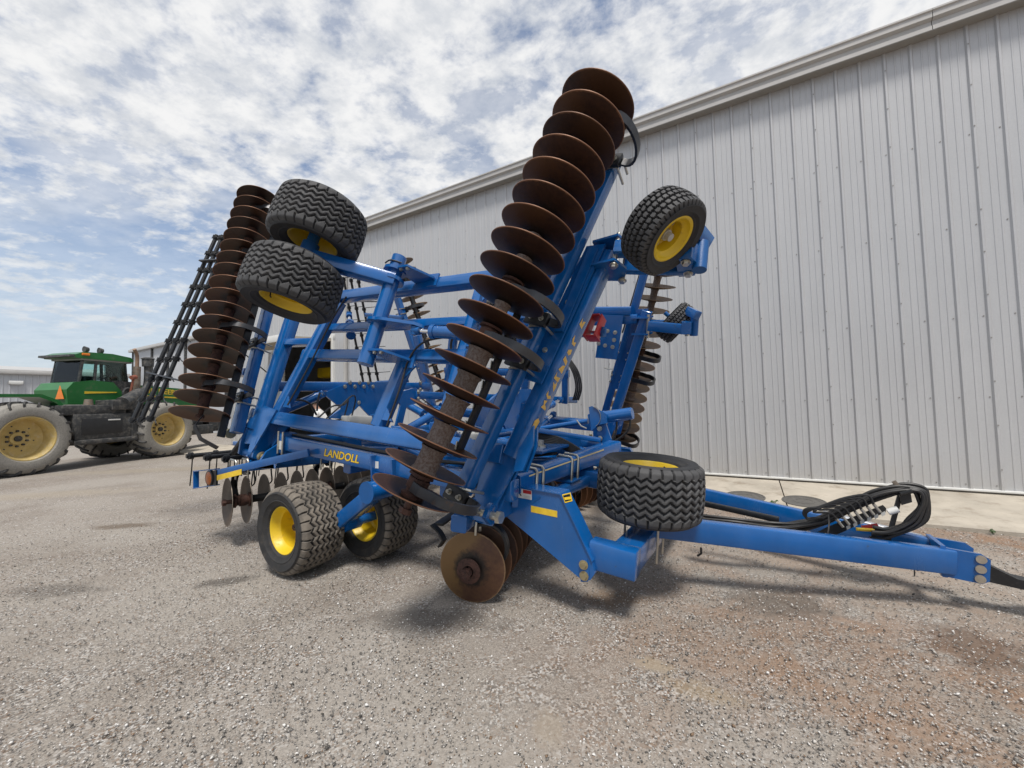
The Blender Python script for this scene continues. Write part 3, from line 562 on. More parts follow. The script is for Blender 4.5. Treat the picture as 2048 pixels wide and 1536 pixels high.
# ================================================================== the green tractor (local: x forward, y left)
def lug_tyre(R, w, rim, nl=20):
    """farm tyre about local Z, chevron lugs as real bars"""
    b = MB(); hw = w/2
    b.lathe((0, 0, 0), (0, 0, 1), [(rim, -hw*.82), (rim+.05, -hw*.98), ((rim+R)/2, -hw*1.06), (R-.14, -hw*.98), (R-.075, -hw*.84), (R-.06, -hw*.4), (R-.055, 0), (R-.06, hw*.4), (R-.075, hw*.84), (R-.14, hw*.98), ((rim+R)/2, hw*1.06), (rim+.05, hw*.98), (rim, hw*.82)], 56)
    l = MB()
    for i in range(nl):
        for sgn in (-1, 1):
            a0 = 2*math.pi*(i+(.5 if sgn > 0 else 0))/nl; n = 5; ring = []
            for k in range(n+1):
                t = k/n; y = sgn*(-.02 + t*(hw*1.0+.02)); a = a0 + .30*t*1.0; rt = R - (.015*t*t) - (.06 if k == n else 0); rb = R-.09 - (.1 if k == n else 0)
                for rr, da in ((rb, -.036), (rt, -.024), (rt, .024), (rb, .036)): ring.append((rr*math.cos(a+da), rr*math.sin(a+da), y))
            fs = []
            for k in range(n):
                for j in range(3): fs.append((k*4+j, k*4+j+1, (k+1)*4+j+1, (k+1)*4+j))
            fs += [(0, 1, 2, 3), (n*4, n*4+1, n*4+2, n*4+3)]; l.add(ring, fs)
    return b, l
def tractor():
    h = math.radians(80); hd = np.array((math.cos(h), math.sin(h), 0)); lf = np.array((-math.sin(h), math.cos(h), 0))
    rc = ground(57, 951); o0 = rc + hd*1.8 + lf*1.47; o0[2] = 0
    T = thing('tractor', o0, 'large green articulated tractor with dusty yellow wheels behind the harrow', 'tractor'); T.rotation_euler = (0, 0, h); ORG[T.name] = (0, 0, 0)
    def bx(name, m, lo, hi, par=T, bev=.03):
        b = MB(); c = [(a+d)/2 for a, d in zip(lo, hi)]; b.beam((lo[0], c[1], c[2]), (hi[0], c[1], c[2]), hi[1]-lo[1], hi[2]-lo[2], r=min(bev, (hi[1]-lo[1])*.3, (hi[2]-lo[2])*.3)); return b.build(name, m, par)
    def side_prism(name, m, prof, y0, y1, par=T):
        b = MB(); b.prism([(x, (y0+y1)/2, z) for x, z in prof], (0, 1, 0), abs(y1-y0)); return b.build(name, m, par)
    R, w, rim = .98, .78, .56
    tb, tl = lug_tyre(R, w, rim); tm = tb.mesh('tyre', TRUB); lm = tl.mesh('tread_lugs', TRUBD, smooth=False)
    def rimmesh(side):
        b = MB(); b.lathe((0, 0, 0), (0, 0, 1), [(rim+.012, .33), (rim+.02, .35), (rim-.005, .35), (rim-.02, .30), (rim-.05, .26), (rim-.055, -.02), (rim-.09, -.05), (.40, -.06), (.27, -.05), (.26, -.06), (.15, -.055), (.15, -.02), (.0, -.02)], 48); return b.mesh('rim', TYEL)
    rm = rimmesh(1)
    for x, y in ((-1.8, -1.08), (1.8, -1.08), (-1.8, 1.08), (1.8, 1.08)):
        sgn = -1 if y < 0 else 1; M = mtx((x, y, R-.025), (0, sgn, 0), (1, 0, 0))
        wl = bpy.data.objects.new('wheel', tm); COL.objects.link(wl); wl.parent = T; wl.matrix_local = M
        for nm, me in (('tread_lugs', lm), ('rim', rm)): q = bpy.data.objects.new(nm, me); COL.objects.link(q); q.parent = wl
        if y < 0:
            nb = MB(); nb.cyl((0, 0, -.03), (0, 0, .02), .075, seg=20); parts_ = [('hub', nb)]
            for k in range(10): a = k*.6283; nb = MB(); nb.cyl((.2*math.cos(a), .2*math.sin(a), -.06), (.2*math.cos(a), .2*math.sin(a), -.01), .028, seg=8); parts_.append(('wheel_nut', nb))
            for k in range(6): a = k*1.05+.3; nb = MB(); nb.cyl((.34*math.cos(a), .34*math.sin(a), -.07), (.34*math.cos(a), .34*math.sin(a), -.05), .018, seg=8); parts_.append(('rim_bolt', nb))
            for nm, nb in parts_: q = bpy.data.objects.new(nm, nb.mesh(nm, GBLK)); COL.objects.link(q); q.parent = wl
    bx('chassis', GBLK, (-3.0, -.42, .75), (4.0, .42, 1.35)); 
    for x in (-1.8, 1.8): a = MB(); a.cyl((x, -.98, R-.02), (x, .98, R-.02), .17, seg=18); a.build('axle', GBLK, T)
    side_prism('hood', GREEN, [(1.05, 1.55), (1.05, 2.47), (1.3, 2.52), (3.2, 2.42), (3.95, 2.26), (4.1, 2.05), (4.1, 1.5)], -.52, .52)
    side_prism('grille', GBLK, [(4.1, 1.45), (4.12, 2.0), (4.2, 1.9), (4.2, 1.1), (2.4, 1.1), (2.4, 1.48)], -.5, .5)
    bx('front_weights', GBLK, (4.2, -.5, .7), (4.75, .5, 1.2)); bx('front_frame', GBLK, (2.6, -.6, .62), (4.3, .6, 1.0))
    side_prism('hood_stripe', YDEC, [(1.5, 2.12), (4.0, 2.00), (4.0, 2.045), (1.5, 2.17)], -.535, -.52)
    me = text_mesh('JOHN DEERE', .26, YDEC, .0, .004, .004); text_on('', me, (2.15, -.524, 2.30), (1, 0, -.05), (0, -1, 0), T)
    CABX, CABY = .30, .80
    v0 = MB.mirror; MB.mirror = lambda V_: np.stack([np.where(V_[:, 0] < .45, .45+(V_[:, 0]-.45)*.80, V_[:, 0])+CABX-.12, -V_[:, 1]*-CABY-.04, V_[:, 2]], 1)
    # cab body, then glass house
    side_prism('cab_base', GREEN, [(-1.0, 1.85), (-1.05, 2.3), (-.85, 2.52), (-.25, 2.60), (.45, 2.56), (.75, 2.2), (1.0, 1.85)], -.78, .78)
    side_prism('cab_stripe', YDEC, [(-.5, 2.18), (.52, 2.22), (.56, 2.25), (-.5, 2.25)], -.80, -.78)
    side_prism('cab_skirt', GBLK, [(.45, 1.85), (.45, 2.62), (1.1, 2.6), (1.1, 1.85)], -.72, .72)
    P = {}
    for nm, pts in (('cab_post', [((-.62, -.66, 2.5), (-.50, -.64, 3.25)), ((.95, -.66, 1.9), (.86, -.62, 3.25)), ((-.62, .66, 2.5), (-.50, .64, 3.25)), ((.95, .66, 1.9), (.86, .62, 3.25)), ((-.15, -.70, 2.55), (-.08, -.67, 3.25))]),):
        for a, b_ in pts: q = MB(); q.beam(a, b_, .075, .075); q.build(nm, GBLK, T)
    def pane(*pts):
        q = MB(); a = np.subtract(pts[1], pts[0]); b_ = np.subtract(pts[2], pts[0]); q.prism(pts, np.cross(a, b_), .012); q.build('window', GLASS, T)
    pane((-.1, -.69, 2.56), (.94, -.68, 2.56), (.86, -.65, 3.24), (-.06, -.67, 3.24)); pane((-.6, -.68, 2.56), (-.2, -.70, 2.56), (-.12, -.68, 3.24), (-.5, -.66, 3.24))
    pane((-.64, -.62, 2.54), (-.64, .62, 2.54), (-.53, .6, 3.24), (-.53, -.6, 3.24)); pane((.98, -.62, 2.55), (.98, .62, 2.55), (.9, .58, 3.24), (.9, -.58, 3.24)); pane((-.6, .69, 2.56), (.94, .69, 2.56), (.86, .66, 3.24), (-.5, .66, 3.24))
    side_prism('cab_roof', GREEN, [(-.78, 3.27), (-.84, 3.36), (-.55, 3.47), (.4, 3.49), (.95, 3.42), (1.05, 3.32), (1.0, 3.27)], -.78, .78)
    side_prism('roof_visor', GBLK, [(-.98, 3.30), (-.97, 3.36), (-.5, 3.40), (-.5, 3.26)], -.76, .76); bx('roof_edge', mat('headliner', (.30, .29, .27), .8), (-.6, -.74, 3.22), (1.0, .74, 3.275))
    bx('amber_light', ORANGE, (-.62, -.82, 3.36), (-.38, -.70, 3.43))
    for x, y in ((-.3, -.45), (.15, -.5)): q = MB(); q.cyl((x-.04, y, 3.58), (x+.10, y, 3.58), .10, .07, 18); q.cyl((x, y, 3.47), (x, y, 3.56), .02); q.build('roof_lamp', GBLK, T)
    q = MB(); q.beam((.0, 0, 2.5), (.0, 0, 2.75), .5, .5); q.beam((-.28, 0, 2.6), (-.36, 0, 3.15), .48, .14, (1, 0, 0)); q.build('seat', BLK, T)
    q = MB(); q.tube([(.7, -.1, 2.4), (.58, -.1, 2.75)], .03); q.lathe((.57, -.1, 2.77), (-.5, 0, .85), [(.19, -.015), (.205, 0), (.19, .015), (.175, 0)], 24, True); q.tube([(.85, -.5, 2.6), (.8, -.5, 3.1)], .02); q.tube([(.5, -.45, 2.5), (.62, -.48, 2.85), (.4, -.5, 3.15)], .012); q.build('steering_wheel', BLK, T)
    tri = MB(); tri.prism([(-1.07, -.70, 2.02), (-1.07, -.30, 2.02), (-1.07, -.50, 2.42)], (1, 0, 0), .012); tri.build('slow_vehicle_sign', ORANGE, T)
    MB.mirror = v0
    # near side: steps, tank, battery box, air cleaner, stacks
    bx('fuel_tank', GBLK, (-.75, -1.30, .78), (.75, -.55, 1.55)); bx('tank_cover', mat('tank_black', (.022, .023, .026), .55, var=.2), (-.6, -1.325, .95), (.45, -1.30, 1.42)); bx('tank_label', WHITE, (.05, -1.332, 1.34), (.38, -1.324, 1.38))
    bx('running_board', GBLK, (-.8, -1.36, .66), (.85, -.6, .80)); bx('step_box', GBLK, (-1.0, -1.22, 1.53), (.62, -.6, 1.82)); bx('cleaner_shelf', GBLK, (.15, -1.34, 1.66), (1.0, -.6, 1.98))
    side_prism('front_fender', GBLK, [(.72, .66), (.72, 1.66), (.98, 1.70), (.88, 1.3), (.86, .9), (.92, .66)], -1.34, -.75)
    q = MB(); q.cyl((-.25, -1.0, 1.8), (-.25, -1.0, 2.0), .12, .09); q.build('tank_cap', STACK, T)
    q = MB(); q.cyl((.45, -1.30, 1.88), (1.2, -.95, 2.22), .185, seg=24); q.cyl((.43, -1.31, 1.87), (.45, -1.30, 1.88), .20, seg=24); q.build('air_cleaner', GBLK, T)
    q = MB(); q.tube([(1.15, -.98, 2.2), (1.45, -.86, 2.38), (1.55, -.82, 2.65), (1.55, -.82, 3.2)], .105, 16, 6); q.cyl((1.55, -.82, 3.15), (1.55, -.82, 3.42), .16, .17, 20); q.cyl((1.55, -.82, 3.42), (1.55, -.82, 3.47), .20, .13, 20); q.build('air_intake', GBLK, T)
    q = MB(); q.cyl((1.22, -.8, 2.1), (1.22, -.8, 3.12), .10, seg=20); q.build('muffler', STACK, T)
    q = MB(); q.tube([(1.22, -.8, 3.1), (1.22, -.8, 3.42), (1.18, -.82, 3.56), (1.08, -.86, 3.70)], .052, 14, 5); q.build('exhaust_tip', mat('rusty_pipe', (.24, .15, .10), .6, var=.3, scale=9), T)
    q = MB(); q.tube([(.95, -.85, 1.95), (.98, -.95, 2.55), (.98, -.98, 2.7)], .035); q.cyl((.9, -1.0, 2.72), (1.06, -.97, 2.75), .07); q.build('mirror_arm', mat('weathered_red', (.25, .08, .05), .6), T)
    q = MB(); q.lathe((.98, -.75, 2.2), (.3, -1, 0), [(.18, -.03), (.215, 0), (.18, .03)], 22, True); q.build('hose_coil', GBLK, T)
    # rear half: fender and hitch
    q = MB(); pr = [(-3.4, 1.95), (-3.3, 2.12), (-1.3, 2.14), (-.9, 1.95), (-.75, 1.72), (-.82, 1.70), (-1.0, 1.9), (-1.35, 2.06), (-3.2, 2.04)]; q.prism([(x, -.6, z) for x, z in pr], (0, 1, 0), .75); q.build('rear_fender', GREEN, T)
    q = MB(); q.beam((-2.6, -.5, 2.1), (-2.6, -.5, 2.45), .12, .12); q.beam((-2.85, -.5, 2.42), (-2.35, -.5, 2.42), .15, .16); q.tube([(-2.4, -.5, 2.3), (-2.2, -.5, 2.36), (-2.1, -.5, 2.2)], .03); q.build('rear_bracket', GBLK, T)
    bx('rear_frame', GBLK, (-3.6, -.6, .7), (-1.2, .6, 1.6))
tractor()
# ================================================================== the blue folding disc harrow
TH = math.radians(31); A_ = np.array((math.cos(TH), -math.sin(TH), 0)); BF = np.array((math.sin(TH), math.cos(TH), 0)); SBC = 4.37
PH = math.radians(5.0); LN = math.radians(17.5); ZZ = np.array((0, 0, 1.0))
AP = A_*math.cos(PH) - ZZ*math.sin(PH); UP = A_*math.sin(PH) + ZZ*math.cos(PH)      # the machine stands nose-down
WO = BF*math.sin(LN) + UP*math.cos(LN); WN = -BF*math.cos(LN) + UP*math.sin(LN)       # folded wing: outward, and its underside
def V(x, y, v): return plane_hit(x, y, BF*(SBC-v), BF)
W0 = V(960, 1025, 1.85)
def W(s, t, n=0.0): return W0 + AP*s + WO*t + WN*n                                    # wing coordinates
def C(s, v, h): return W0 + AP*s - BF*(v-1.85) + UP*h                                 # centre-frame coordinates
def AS(x, y, s): return plane_hit(x, y, W0+AP*s, AP)
SHEAR = .175                                     # the far side stands a little further back along the machine
def mir(P):
    P = np.asarray(P, float); d = P@BF - SBC
    return P - 2*np.outer(d, BF) + np.outer(d, A_)*SHEAR if P.ndim == 2 else P - 2*BF*d + A_*SHEAR*d
base = C(-1.5, 0, 0); base[2] = 0
HR = thing('disc_harrow', base, 'blue folding disc harrow with both wings raised, standing on the gravel', 'harrow')
def part(name, mb, m, parent=None): return mb.build(name, m, HR if parent is None else parent)
def pbeam(name, p, q, w, h, up=UP, m=None, parent=None, **k):
    b = MB().beam(p, q, w, h, up, **k); z = nrm(np.subtract(q, p))
    return part(name, b, BLUE if m is None else m, parent)
# ---- blades, one mesh each, shared
def disc_mesh(name, m, R=.28, sag=.045):
    b = MB(); pr = []; ns = 6
    for k in range(ns+1): r = .03 + (R-.03)*k/ns; pr.append((r, sag*(r/R)**2))
    pr.append((R+.001, sag+.003))
    for k in range(ns, -1, -1): r = .03 + (R-.03)*k/ns; pr.append((r, sag*(r/R)**2 + .0065))
    b.lathe((0, 0, 0), (0, 0, 1), pr, 56, True); sv = MB.mirror; MB.mirror = None; me = b.mesh(name, m); MB.mirror = sv; return me
D_RUST = disc_mesh('disc_blade', RUST); D_WORN = disc_mesh('disc_blade', RUST2); D_GREY = disc_mesh('disc_blade', GDISC); D_SCOUR = disc_mesh('disc_blade', SCOUR)
def D(P): return mir(P) if MB.mirror is not None else np.asarray(P)
def axis_dir(v):
    v = np.asarray(v, float); return v - 2*BF*np.dot(v, BF) if MB.mirror is not None else v
def gang(P0, P1, nd, me, cup, spools, bearings, hubmat=SPOOL, name='gang_shaft', thick=(0.055, 0.055), jit=.0, first=None):
    """nd blades from P0 to P1; cup=+1 hollow side towards P1"""
    g = nrm(P1-P0); sp = np.linalg.norm(P1-P0)/(nd-1); b = MB(); b.cyl(P0-g*.10, P1+g*.10, .024, seg=10)
    for e, s_ in ((P0-g*.06, -1), (P1+g*.06, 1)): b.cyl(e, e+g*s_*.035, .042, seg=6)
    sh = part(name, b, RHUB)
    for i in range(nd):
        c = P0 + g*sp*i; M = mtx(D(c), axis_dir(g)*cup, (.3, .1, 1)); M = M @ Matrix.Rotation(random.uniform(0, 6.28), 4, 'Z') @ Matrix.Rotation(random.uniform(-jit, jit), 4, 'X')
        place('disc_blade', first if (first and i == 0) else me, M, sh)
    for i in range(nd-1):
        c0 = P0 + g*(sp*i+.012); c1 = P0 + g*(sp*(i+1)-.004); r = thick[0] if spools is None else (thick[0] if i in spools else thick[1]); s = MB()
        if i in bearings:
            m_ = (c0+c1)/2; s.lathe(c0, g, [(.075, 0), (.082, .02), (.058, .035), (.058, .06), (.07, .062), (.07, .13), (.055, .132), (.055, sp-.04), (.085, sp-.035), (.08, sp-.017)], 22); part('bearing_housing', s, RHUB, sh)
        else:
            s.lathe(c0, g, [(r*1.18, 0), (r*1.12, .008), (r, .02), (r, sp-.04), (r*1.12, sp-.026), (r*1.18, sp-.016)], 22); part('spool', s, hubmat, sh)
    return sh, g, sp
def cspring(at, along, fwd, out, clamp):
    """flat-bar C spring: bearing 'at' -> loop -> clamp point on the gang bar. along = gang direction"""
    at = np.asarray(at); L = np.dot(np.asarray(clamp)-at, -out)
    pts = []
    for k in range(15):
        t = k/14; a = math.radians(100 - 210*t); pts.append(at - out*L*.5 + fwd*(.20+.125*math.cos(a)) + out*(L*.5+.02)*math.sin(a)*.92)
    path = [at + fwd*.02 + out*.03, at + fwd*.10 + out*.045] + pts + [np.asarray(clamp)+fwd*.10-out*.0, np.asarray(clamp)-fwd*.02]
    o = part('spring_shank', MB().strip(path, along, .062, .020), SPRING)
    cl = MB(); cl.beam(np.asarray(clamp)-fwd*.10+out*.03, np.asarray(clamp)+fwd*.10+out*.03, .11, .04, out); part('spring_clamp', cl, BLK, o)
    bl = MB()
    part('clamp_bolt', MB().hexbolt(np.asarray(clamp)+fwd*.05+out*.05, out, .016, .03), ZINC, o); part('clamp_bolt', MB().hexbolt(np.asarray(clamp)-fwd*.05+out*.05, out, .016, .03), ZINC, o)
def ubolt(c, across, down, along, w, h, r=.011, parent=None):
    """U-bolt round a square tube centred c"""
    c = np.asarray(c); a, d = nrm(across), nrm(down); w2, h2 = w/2+r, h/2+r
    p = [c-a*w2+d*(h2+.06), c-a*w2-d*(h2-.02), c-a*(w2-.02)-d*h2, c+a*(w2-.02)-d*h2, c+a*w2-d*(h2-.02), c+a*w2+d*(h2+.06)]
    return part('u_bolt', MB().tube(p, r, 8), ZINC, parent)
# ---- tyres: moulded tread as geometry
def tyre_mesh(name, m, R=.425, w=.435, rim=.222, pattern='zigzag', K=30):
    hw = w/2; N = K*8; ys = np.linspace(-1, 1, 65); V_ = []; Fc = []
    prof_in = [(rim, -.80), (rim+.015, -.90), (rim+.022, -.93), (rim+.026, -.93), (rim+(R-rim)*.30, -1.02), (rim+(R-rim)*.33, -1.045), (rim+(R-rim)*.36, -1.03), (rim+(R-rim)*.52, -1.07), (rim+(R-rim)*.64, -1.075), (rim+(R-rim)*.67, -1.09), (rim+(R-rim)*.70, -1.07), (R-.055, -1.03)]
    def groove(y, i):
        ph = i/8.0
        tri = 4*abs((ph % 1.0)-.5)-1
        g = 0.0
        if pattern == 'zigzag':
            for yg in (-.62, -.37, -.12, .12, .37, .62):
                d = abs(y-(yg+.078*tri))
                if d < .055: g = max(g, 1 if d < .040 else (.055-d)/.015)
            if abs(y) > .70:
                f = abs(((ph+.25) % 1.0)-.5)*2
                if f < .24: g = max(g, 1.0)
        else:
            for yg in (-.55, -.2, .2, .55):
                if abs(y-(yg+.03*tri)) < .05: g = 1
            f = abs(((ph + (.5 if int((y+1.2)/.35) % 2 else 0)+.3*abs(y)) % 1.0)-.5)*2
            if f < .22: g = max(g, 1)
        return g
    TR = []
    for i in range(N):
        a = 2*math.pi*i/N; ca, sa = math.cos(a), math.sin(a); row = []
        for r, y in prof_in: row.append((r*ca, r*sa, y*hw))
        for y in ys:
            r = R - .018*y*y - (.028*max(0, (abs(y)-.86)/.14)**2)
            gv = groove(y, i); r -= .019*gv; TR.append((len(V_)+len(row), 1-gv)); row.append((r*ca, r*sa, y*hw))
        for r, y in reversed(prof_in): row.append((r*ca, r*sa, -y*hw))
        V_.extend(row)
    M_ = len(prof_in)*2+len(ys)
    for i in range(N):
        j = (i+1) % N
        for k in range(M_-1): Fc.append((i*M_+k, j*M_+k, j*M_+k+1, i*M_+k+1))
    b = MB(); b.v = V_; b.f = Fc; sv = MB.mirror; MB.mirror = None; me = b.mesh(name, m); MB.mirror = sv
    ar = np.zeros(len(V_), np.float32)
    for i_, g_ in TR: ar[i_] = g_
    me.attributes.new('tread', 'FLOAT', 'POINT').data.foreach_set('value', ar); return me
T_CLEAN = tyre_mesh('tyre', RUB); T_DUST = tyre_mesh('tyre', RUBD); T_GAUGE = tyre_mesh('tyre', RUB, R=.288, w=.245, rim=.155, pattern='block', K=44)
def rim_mesh(rim, hw, flip=1, dish=.10):
    b = MB(); b.lathe((0, 0, 0), (0, 0, 1), [(rim+.004, hw*.80), (rim+.012, hw*.86), (rim, hw*.89), (rim-.012, hw*.84), (rim-.022, hw*.62), (rim-.045, hw*.5), (rim-.05, hw*.86-dish-.03), (rim-.07, hw*.86-dish-.05), (.08, hw*.86-dish-.035), (.06, hw*.86-dish-.02), (0, hw*.86-dish-.02)], 48)
    b.lathe((0, 0, 0), (0, 0, 1), [(rim+.004, -hw*.80), (rim+.012, -hw*.86), (rim, -hw*.89), (rim-.012, -hw*.84), (rim-.022, -hw*.62), (rim-.045, -hw*.5), (rim-.052, hw*.86-dish-.06), (.06, hw*.86-dish-.06), (0, hw*.86-dish-.06)], 48)
    sv = MB.mirror; MB.mirror = None; me = b.mesh('rim', YEL); MB.mirror = sv; return me
RM = rim_mesh(.222, .21, dish=.17); RG = rim_mesh(.155, .1225, dish=.09)
def wheel(c, axis, me, rim, hw, bolts=0, hub=.035, dish=.17, roll=0.0):
    c = D(c); ax = nrm(axis_dir(axis)); M = mtx(c, ax, (.2, .3, 1)) @ Matrix.Rotation(roll, 4, 'Z'); o = place('wheel', me, M, HR)
    r = bpy.data.objects.new('rim', rim); COL.objects.link(r); r.parent = o
    h = MB(); z = hw*.86-dish; h.cyl((0, 0, z-.04), (0, 0, z+.03), hub*1.5, hub*1.3, 18); h.cyl((0, 0, z+.03), (0, 0, z+.065), hub, hub*.9, 16)
    sv = MB.mirror; MB.mirror = None; q = bpy.data.objects.new('hub', h.mesh('hub', GREYP if bolts else RHUB)); COL.objects.link(q); q.parent = o
    for k in range(bolts):
        a = k*2*math.pi/bolts+.4; n = MB(); n.hexbolt((.085*math.cos(a), .085*math.sin(a), z-.03), (0, 0, 1), .014, .022); q = bpy.data.objects.new('wheel_nut', n.mesh('wheel_nut', ZINC)); COL.objects.link(q); q.parent = o
    v = MB(); v.tube([(rim_r-.03, 0, hw*.55) for rim_r in (.2,)] + [(.16, .0, hw*.75), (.15, .01, hw*.8)], .007, 6)
    q = bpy.data.objects.new('valve_stem', v.mesh('valve_stem', BLK)); COL.objects.link(q); q.parent = o; MB.mirror = sv
    return o
def bolts(pts, axis, r=.014, h=.014, m=None, parent=None):
    for p in pts: part('bolt', MB().hexbolt(p, axis, r, h), ZINC if m is None else m, parent)
# ---- cylinder: barrel + rod
def hydraulic(p, q, r, frac=.6, rr=.018, name='cylinder', clev=True):
    p, q = np.asarray(p), np.asarray(q); d = nrm(q-p); m_ = p+(q-p)*frac; b = MB(); b.cyl(p, m_, r, seg=20); b.cyl(m_-d*.03, m_+d*.012, r*1.16, seg=20); b.cyl(p-d*.005, p+d*.03, r*1.14, seg=20)
    o = part(name, b, BLUE); part('piston_rod', MB().cyl(m_, q, rr, seg=14), CHROME, o)
    if clev: e = MB(); e.cyl(q-d*.03, q+d*.05, rr*1.9, seg=14); e.cyl(q+d*.03-UP*.04, q+d*.03+UP*.04, rr*1.8, seg=14); part('rod_end', e, BLUE2, o)
    return o

# ================================================================== one wing (built near, mirrored far)
def tine_bar(p, q, k, down, side, sag=0.0, ln=.42):
    """round bar with coil-spring tines"""
    g = nrm(q-p); b = MB(); b.cyl(p, q, .029, seg=12); o = part('tine_bar', b, BLK)
    L_ = np.linalg.norm(q-p); n = k
    for i in range(n):
        c = p + g*(.05+(L_-.1)*i/(n-1)); cs = MB(); pts = []; x, y, z = cs.frame((0, 0, 0), g, down)
        for j in range(29):
            a = j/28*3.6*2*math.pi; pts.append(c + g*(-.03+.06*j/28) + x*.043*math.cos(a) + y*.043*math.sin(a))
        pts = [c - g*.03 + x*.043 + down*ln*.05 + side*.0] + pts + [pts[-1]+down*.06, pts[-1]+down*ln*.5+side*.02, pts[-1]+down*ln+side*.10]
        cs.tube(pts, .0075, 6); part('spring_tine', cs, BLK, o)
        if i % 2: part('bolt', MB().hexbolt(c+g*.07-WN*.0+np.cross(g, AP)*.02, np.cross(g, AP), .01, .012), ZINC, o)
    return o
def build_wing(far):
    # frame tubes in wing coordinates
    up = WN
    pbeam('wing_rail', W(-3.62, .46), W(.12, .46), .155, .145, up)
    pbeam('wing_tube', W(-3.0, 1.28), W(-.48, 1.28), .115, .125, up); pbeam('wing_tube', W(-2.75, 2.06), W(.55, 2.10), .125, .13, up)
    pbeam('wing_tube', W(-3.10, .53), W(-2.70, 2.0), .155, .13, up); pbeam('wing_tube', W(-1.36, .535), W(-1.25, 1.225), .135, .13, up)
    pbeam('wing_post', W(-.56, .80), W(-.52, 2.03), .10, .12, up)
    if not far:
        pbeam('wing_tube', W(-.5, 1.7, -.02), W(.45, 1.66, -.02), .10, .11, up); pbeam('wing_tube', W(-2.8, 1.66, -.05), W(-.6, 1.66, -.05), .09, .10, up)
    pbeam('wing_rear_tube', W(-3.42, .10), W(-3.62, 1.95), .15, .15, up); pbeam('wing_tube', W(-3.6, 1.45), W(-2.9, 1.45), .09, .10, up)
    # front wing tube with worn print, and its hinge plate
    ft = pbeam('wing_front_tube', W(.19, .45), W(.68, 2.20), .145, .145, up)
    g = nrm(W(.66, 2.2)-W(.16, .45))
    b = MB(); b.prism([W(-.06, -.06, .0), W(.07, -.06, .0), W(.15, .14, 0), W(.29, .55, 0), W(.14, .55, 0), W(.04, .40, 0), W(-.06, .38, 0), W(-.07, .1, 0)], WN, .03)
    b.prism([W(-.07, -.08, -.08), W(.08, -.08, -.08), W(.28, .55, -.06), W(.05, .42, -.06), W(-.08, .40, -.06)], WN, .03); part('hinge_plate', b, BLUE)
    b = MB(); b.prism([W(.27, .50, .085), W(.36, .70, .085), W(.385, .56, .085), W(.345, .36, .085), W(.27, .34, .085)], WN, .022); b.prism([W(.27, .50, .02), W(.36, .70, .02), W(.385, .56, .02), W(.345, .36, .02), W(.27, .34, .02)], WN, .02); part('stop_bracket', b, BLUE)
    pn = MB(); pn.cyl(W(.0, 0, .17), W(0, 0, -.2), .028, seg=16); pn.cyl(C(-.12, 1.85, 0), C(.16, 1.85, 0), .032, seg=16); part('hinge_pin', pn, ZINC)
    part('hinge_nut', MB().cyl(C(.16, 1.85, 0), C(.195, 1.85, 0), .05, .046, 6), ZINC)
    # rear hinge: two ears, tube and pin
    e = MB()
    for ds in (-3.20, -3.52):
        P = [W(ds, -.07, -.06), W(ds, -.03, .07), W(ds, .12, .10), W(ds, .42, .09), W(ds, .42, -.22), W(ds, .1, -.16)]; e.prism(P, AP, .028)
    part('hinge_ear', e, BLUE)
    e = MB(); e.prism([W(-3.58, .30, .085), W(-3.30, .58, .085), W(-3.02, .55, .085), W(-3.10, .30, .085), W(-3.2, .02, .085), W(-3.28, .02, .085), W(-3.33, .28, .085)], WN, .022); e.prism([W(-3.35, .36, -.09), W(-2.95, .46, -.09), W(-3.3, -.15, -.09), W(-2.95, -.1, -.09)][::1], WN, .02); part('hinge_gusset', e, BLUE)
    part('hinge_tube', MB().cyl(C(-3.5, 1.85, 0), C(-3.22, 1.85, 0), .05, seg=20), BLUE2); p = MB(); p.cyl(C(-3.58, 1.85, 0), C(-3.12, 1.85, 0), .026, seg=14); p.cyl(C(-3.14, 1.85, 0), C(-3.10, 1.85, 0), .055, seg=18); p.cyl(C(-3.10, 1.85, 0), C(-3.07, 1.85, 0), .036, seg=6); part('hinge_pin', p, BRASS)
    # front gang and its bar
    pbeam('gang_bar', W(-.06, .12, .20), W(.68, 2.95, .20), .115, .11, up); P0, P1 = W(-.11, .02, .667), W(.66, 2.97, .667)
    if far: P0, P1 = P0 + AP*.37, P1 + AP*.19
    me = D_WORN if far else D_RUST
    sh, gg, sp = gang(P0, P1, 18, me, 1, {1, 2, 3, 4, 5}, {0, 6, 8, 16}, SPOOL, 'gang_shaft', (.078, .052))
    b0, bdir = W(-.04, .12, .26), nrm(W(.70, 2.95, .26)-W(-.04, .12, .26))
    for i in (0, 6, 8, 16):
        at = P0 + gg*sp*(i+.5) + WN*.03; cl = b0 + bdir*np.dot(at-b0, bdir); cspring(at, gg, AP - gg*np.dot(AP, gg), WN, cl)
        for k in (-.05, .05): ubolt(cl-WN*.06+bdir*k, AP, -WN, bdir, .12, .115)
    fl = MB(); fl.beam(W(-.02, .35, .42), W(.28, 1.72, .42), .02, .075, up); part('scraper_bar', fl, BLK); fl = MB(); fl.beam(W(.30, 1.85, .42), W(.62, 3.0, .42), .02, .07, up); part('scraper_bar', fl, BLK)
    for k in range(9): p = W(-.02+.3*(k+.5)/9-.012, .35+1.37*(k+.5)/9, .46); part('scraper_bolt', MB().beam(p-WO*.03, p+WO*.03, .012, .012, up), ZINC)
    # mounting plate between gang bar and front tube
    e = MB(); e.prism([W(.36, 1.02, .10), W(.20, 1.06, .10), W(.53, 2.22, .10), W(.69, 2.22, .10)], WN, .02); pl = part('mount_plate', e, BLUE); e = MB(); e.prism([W(.40, 1.45, .125), W(.47, 1.45, .125), W(.64, 2.17, .125), W(.56, 2.2, .125)], WN, .014); part('backing_plate', e, BLUE, pl)
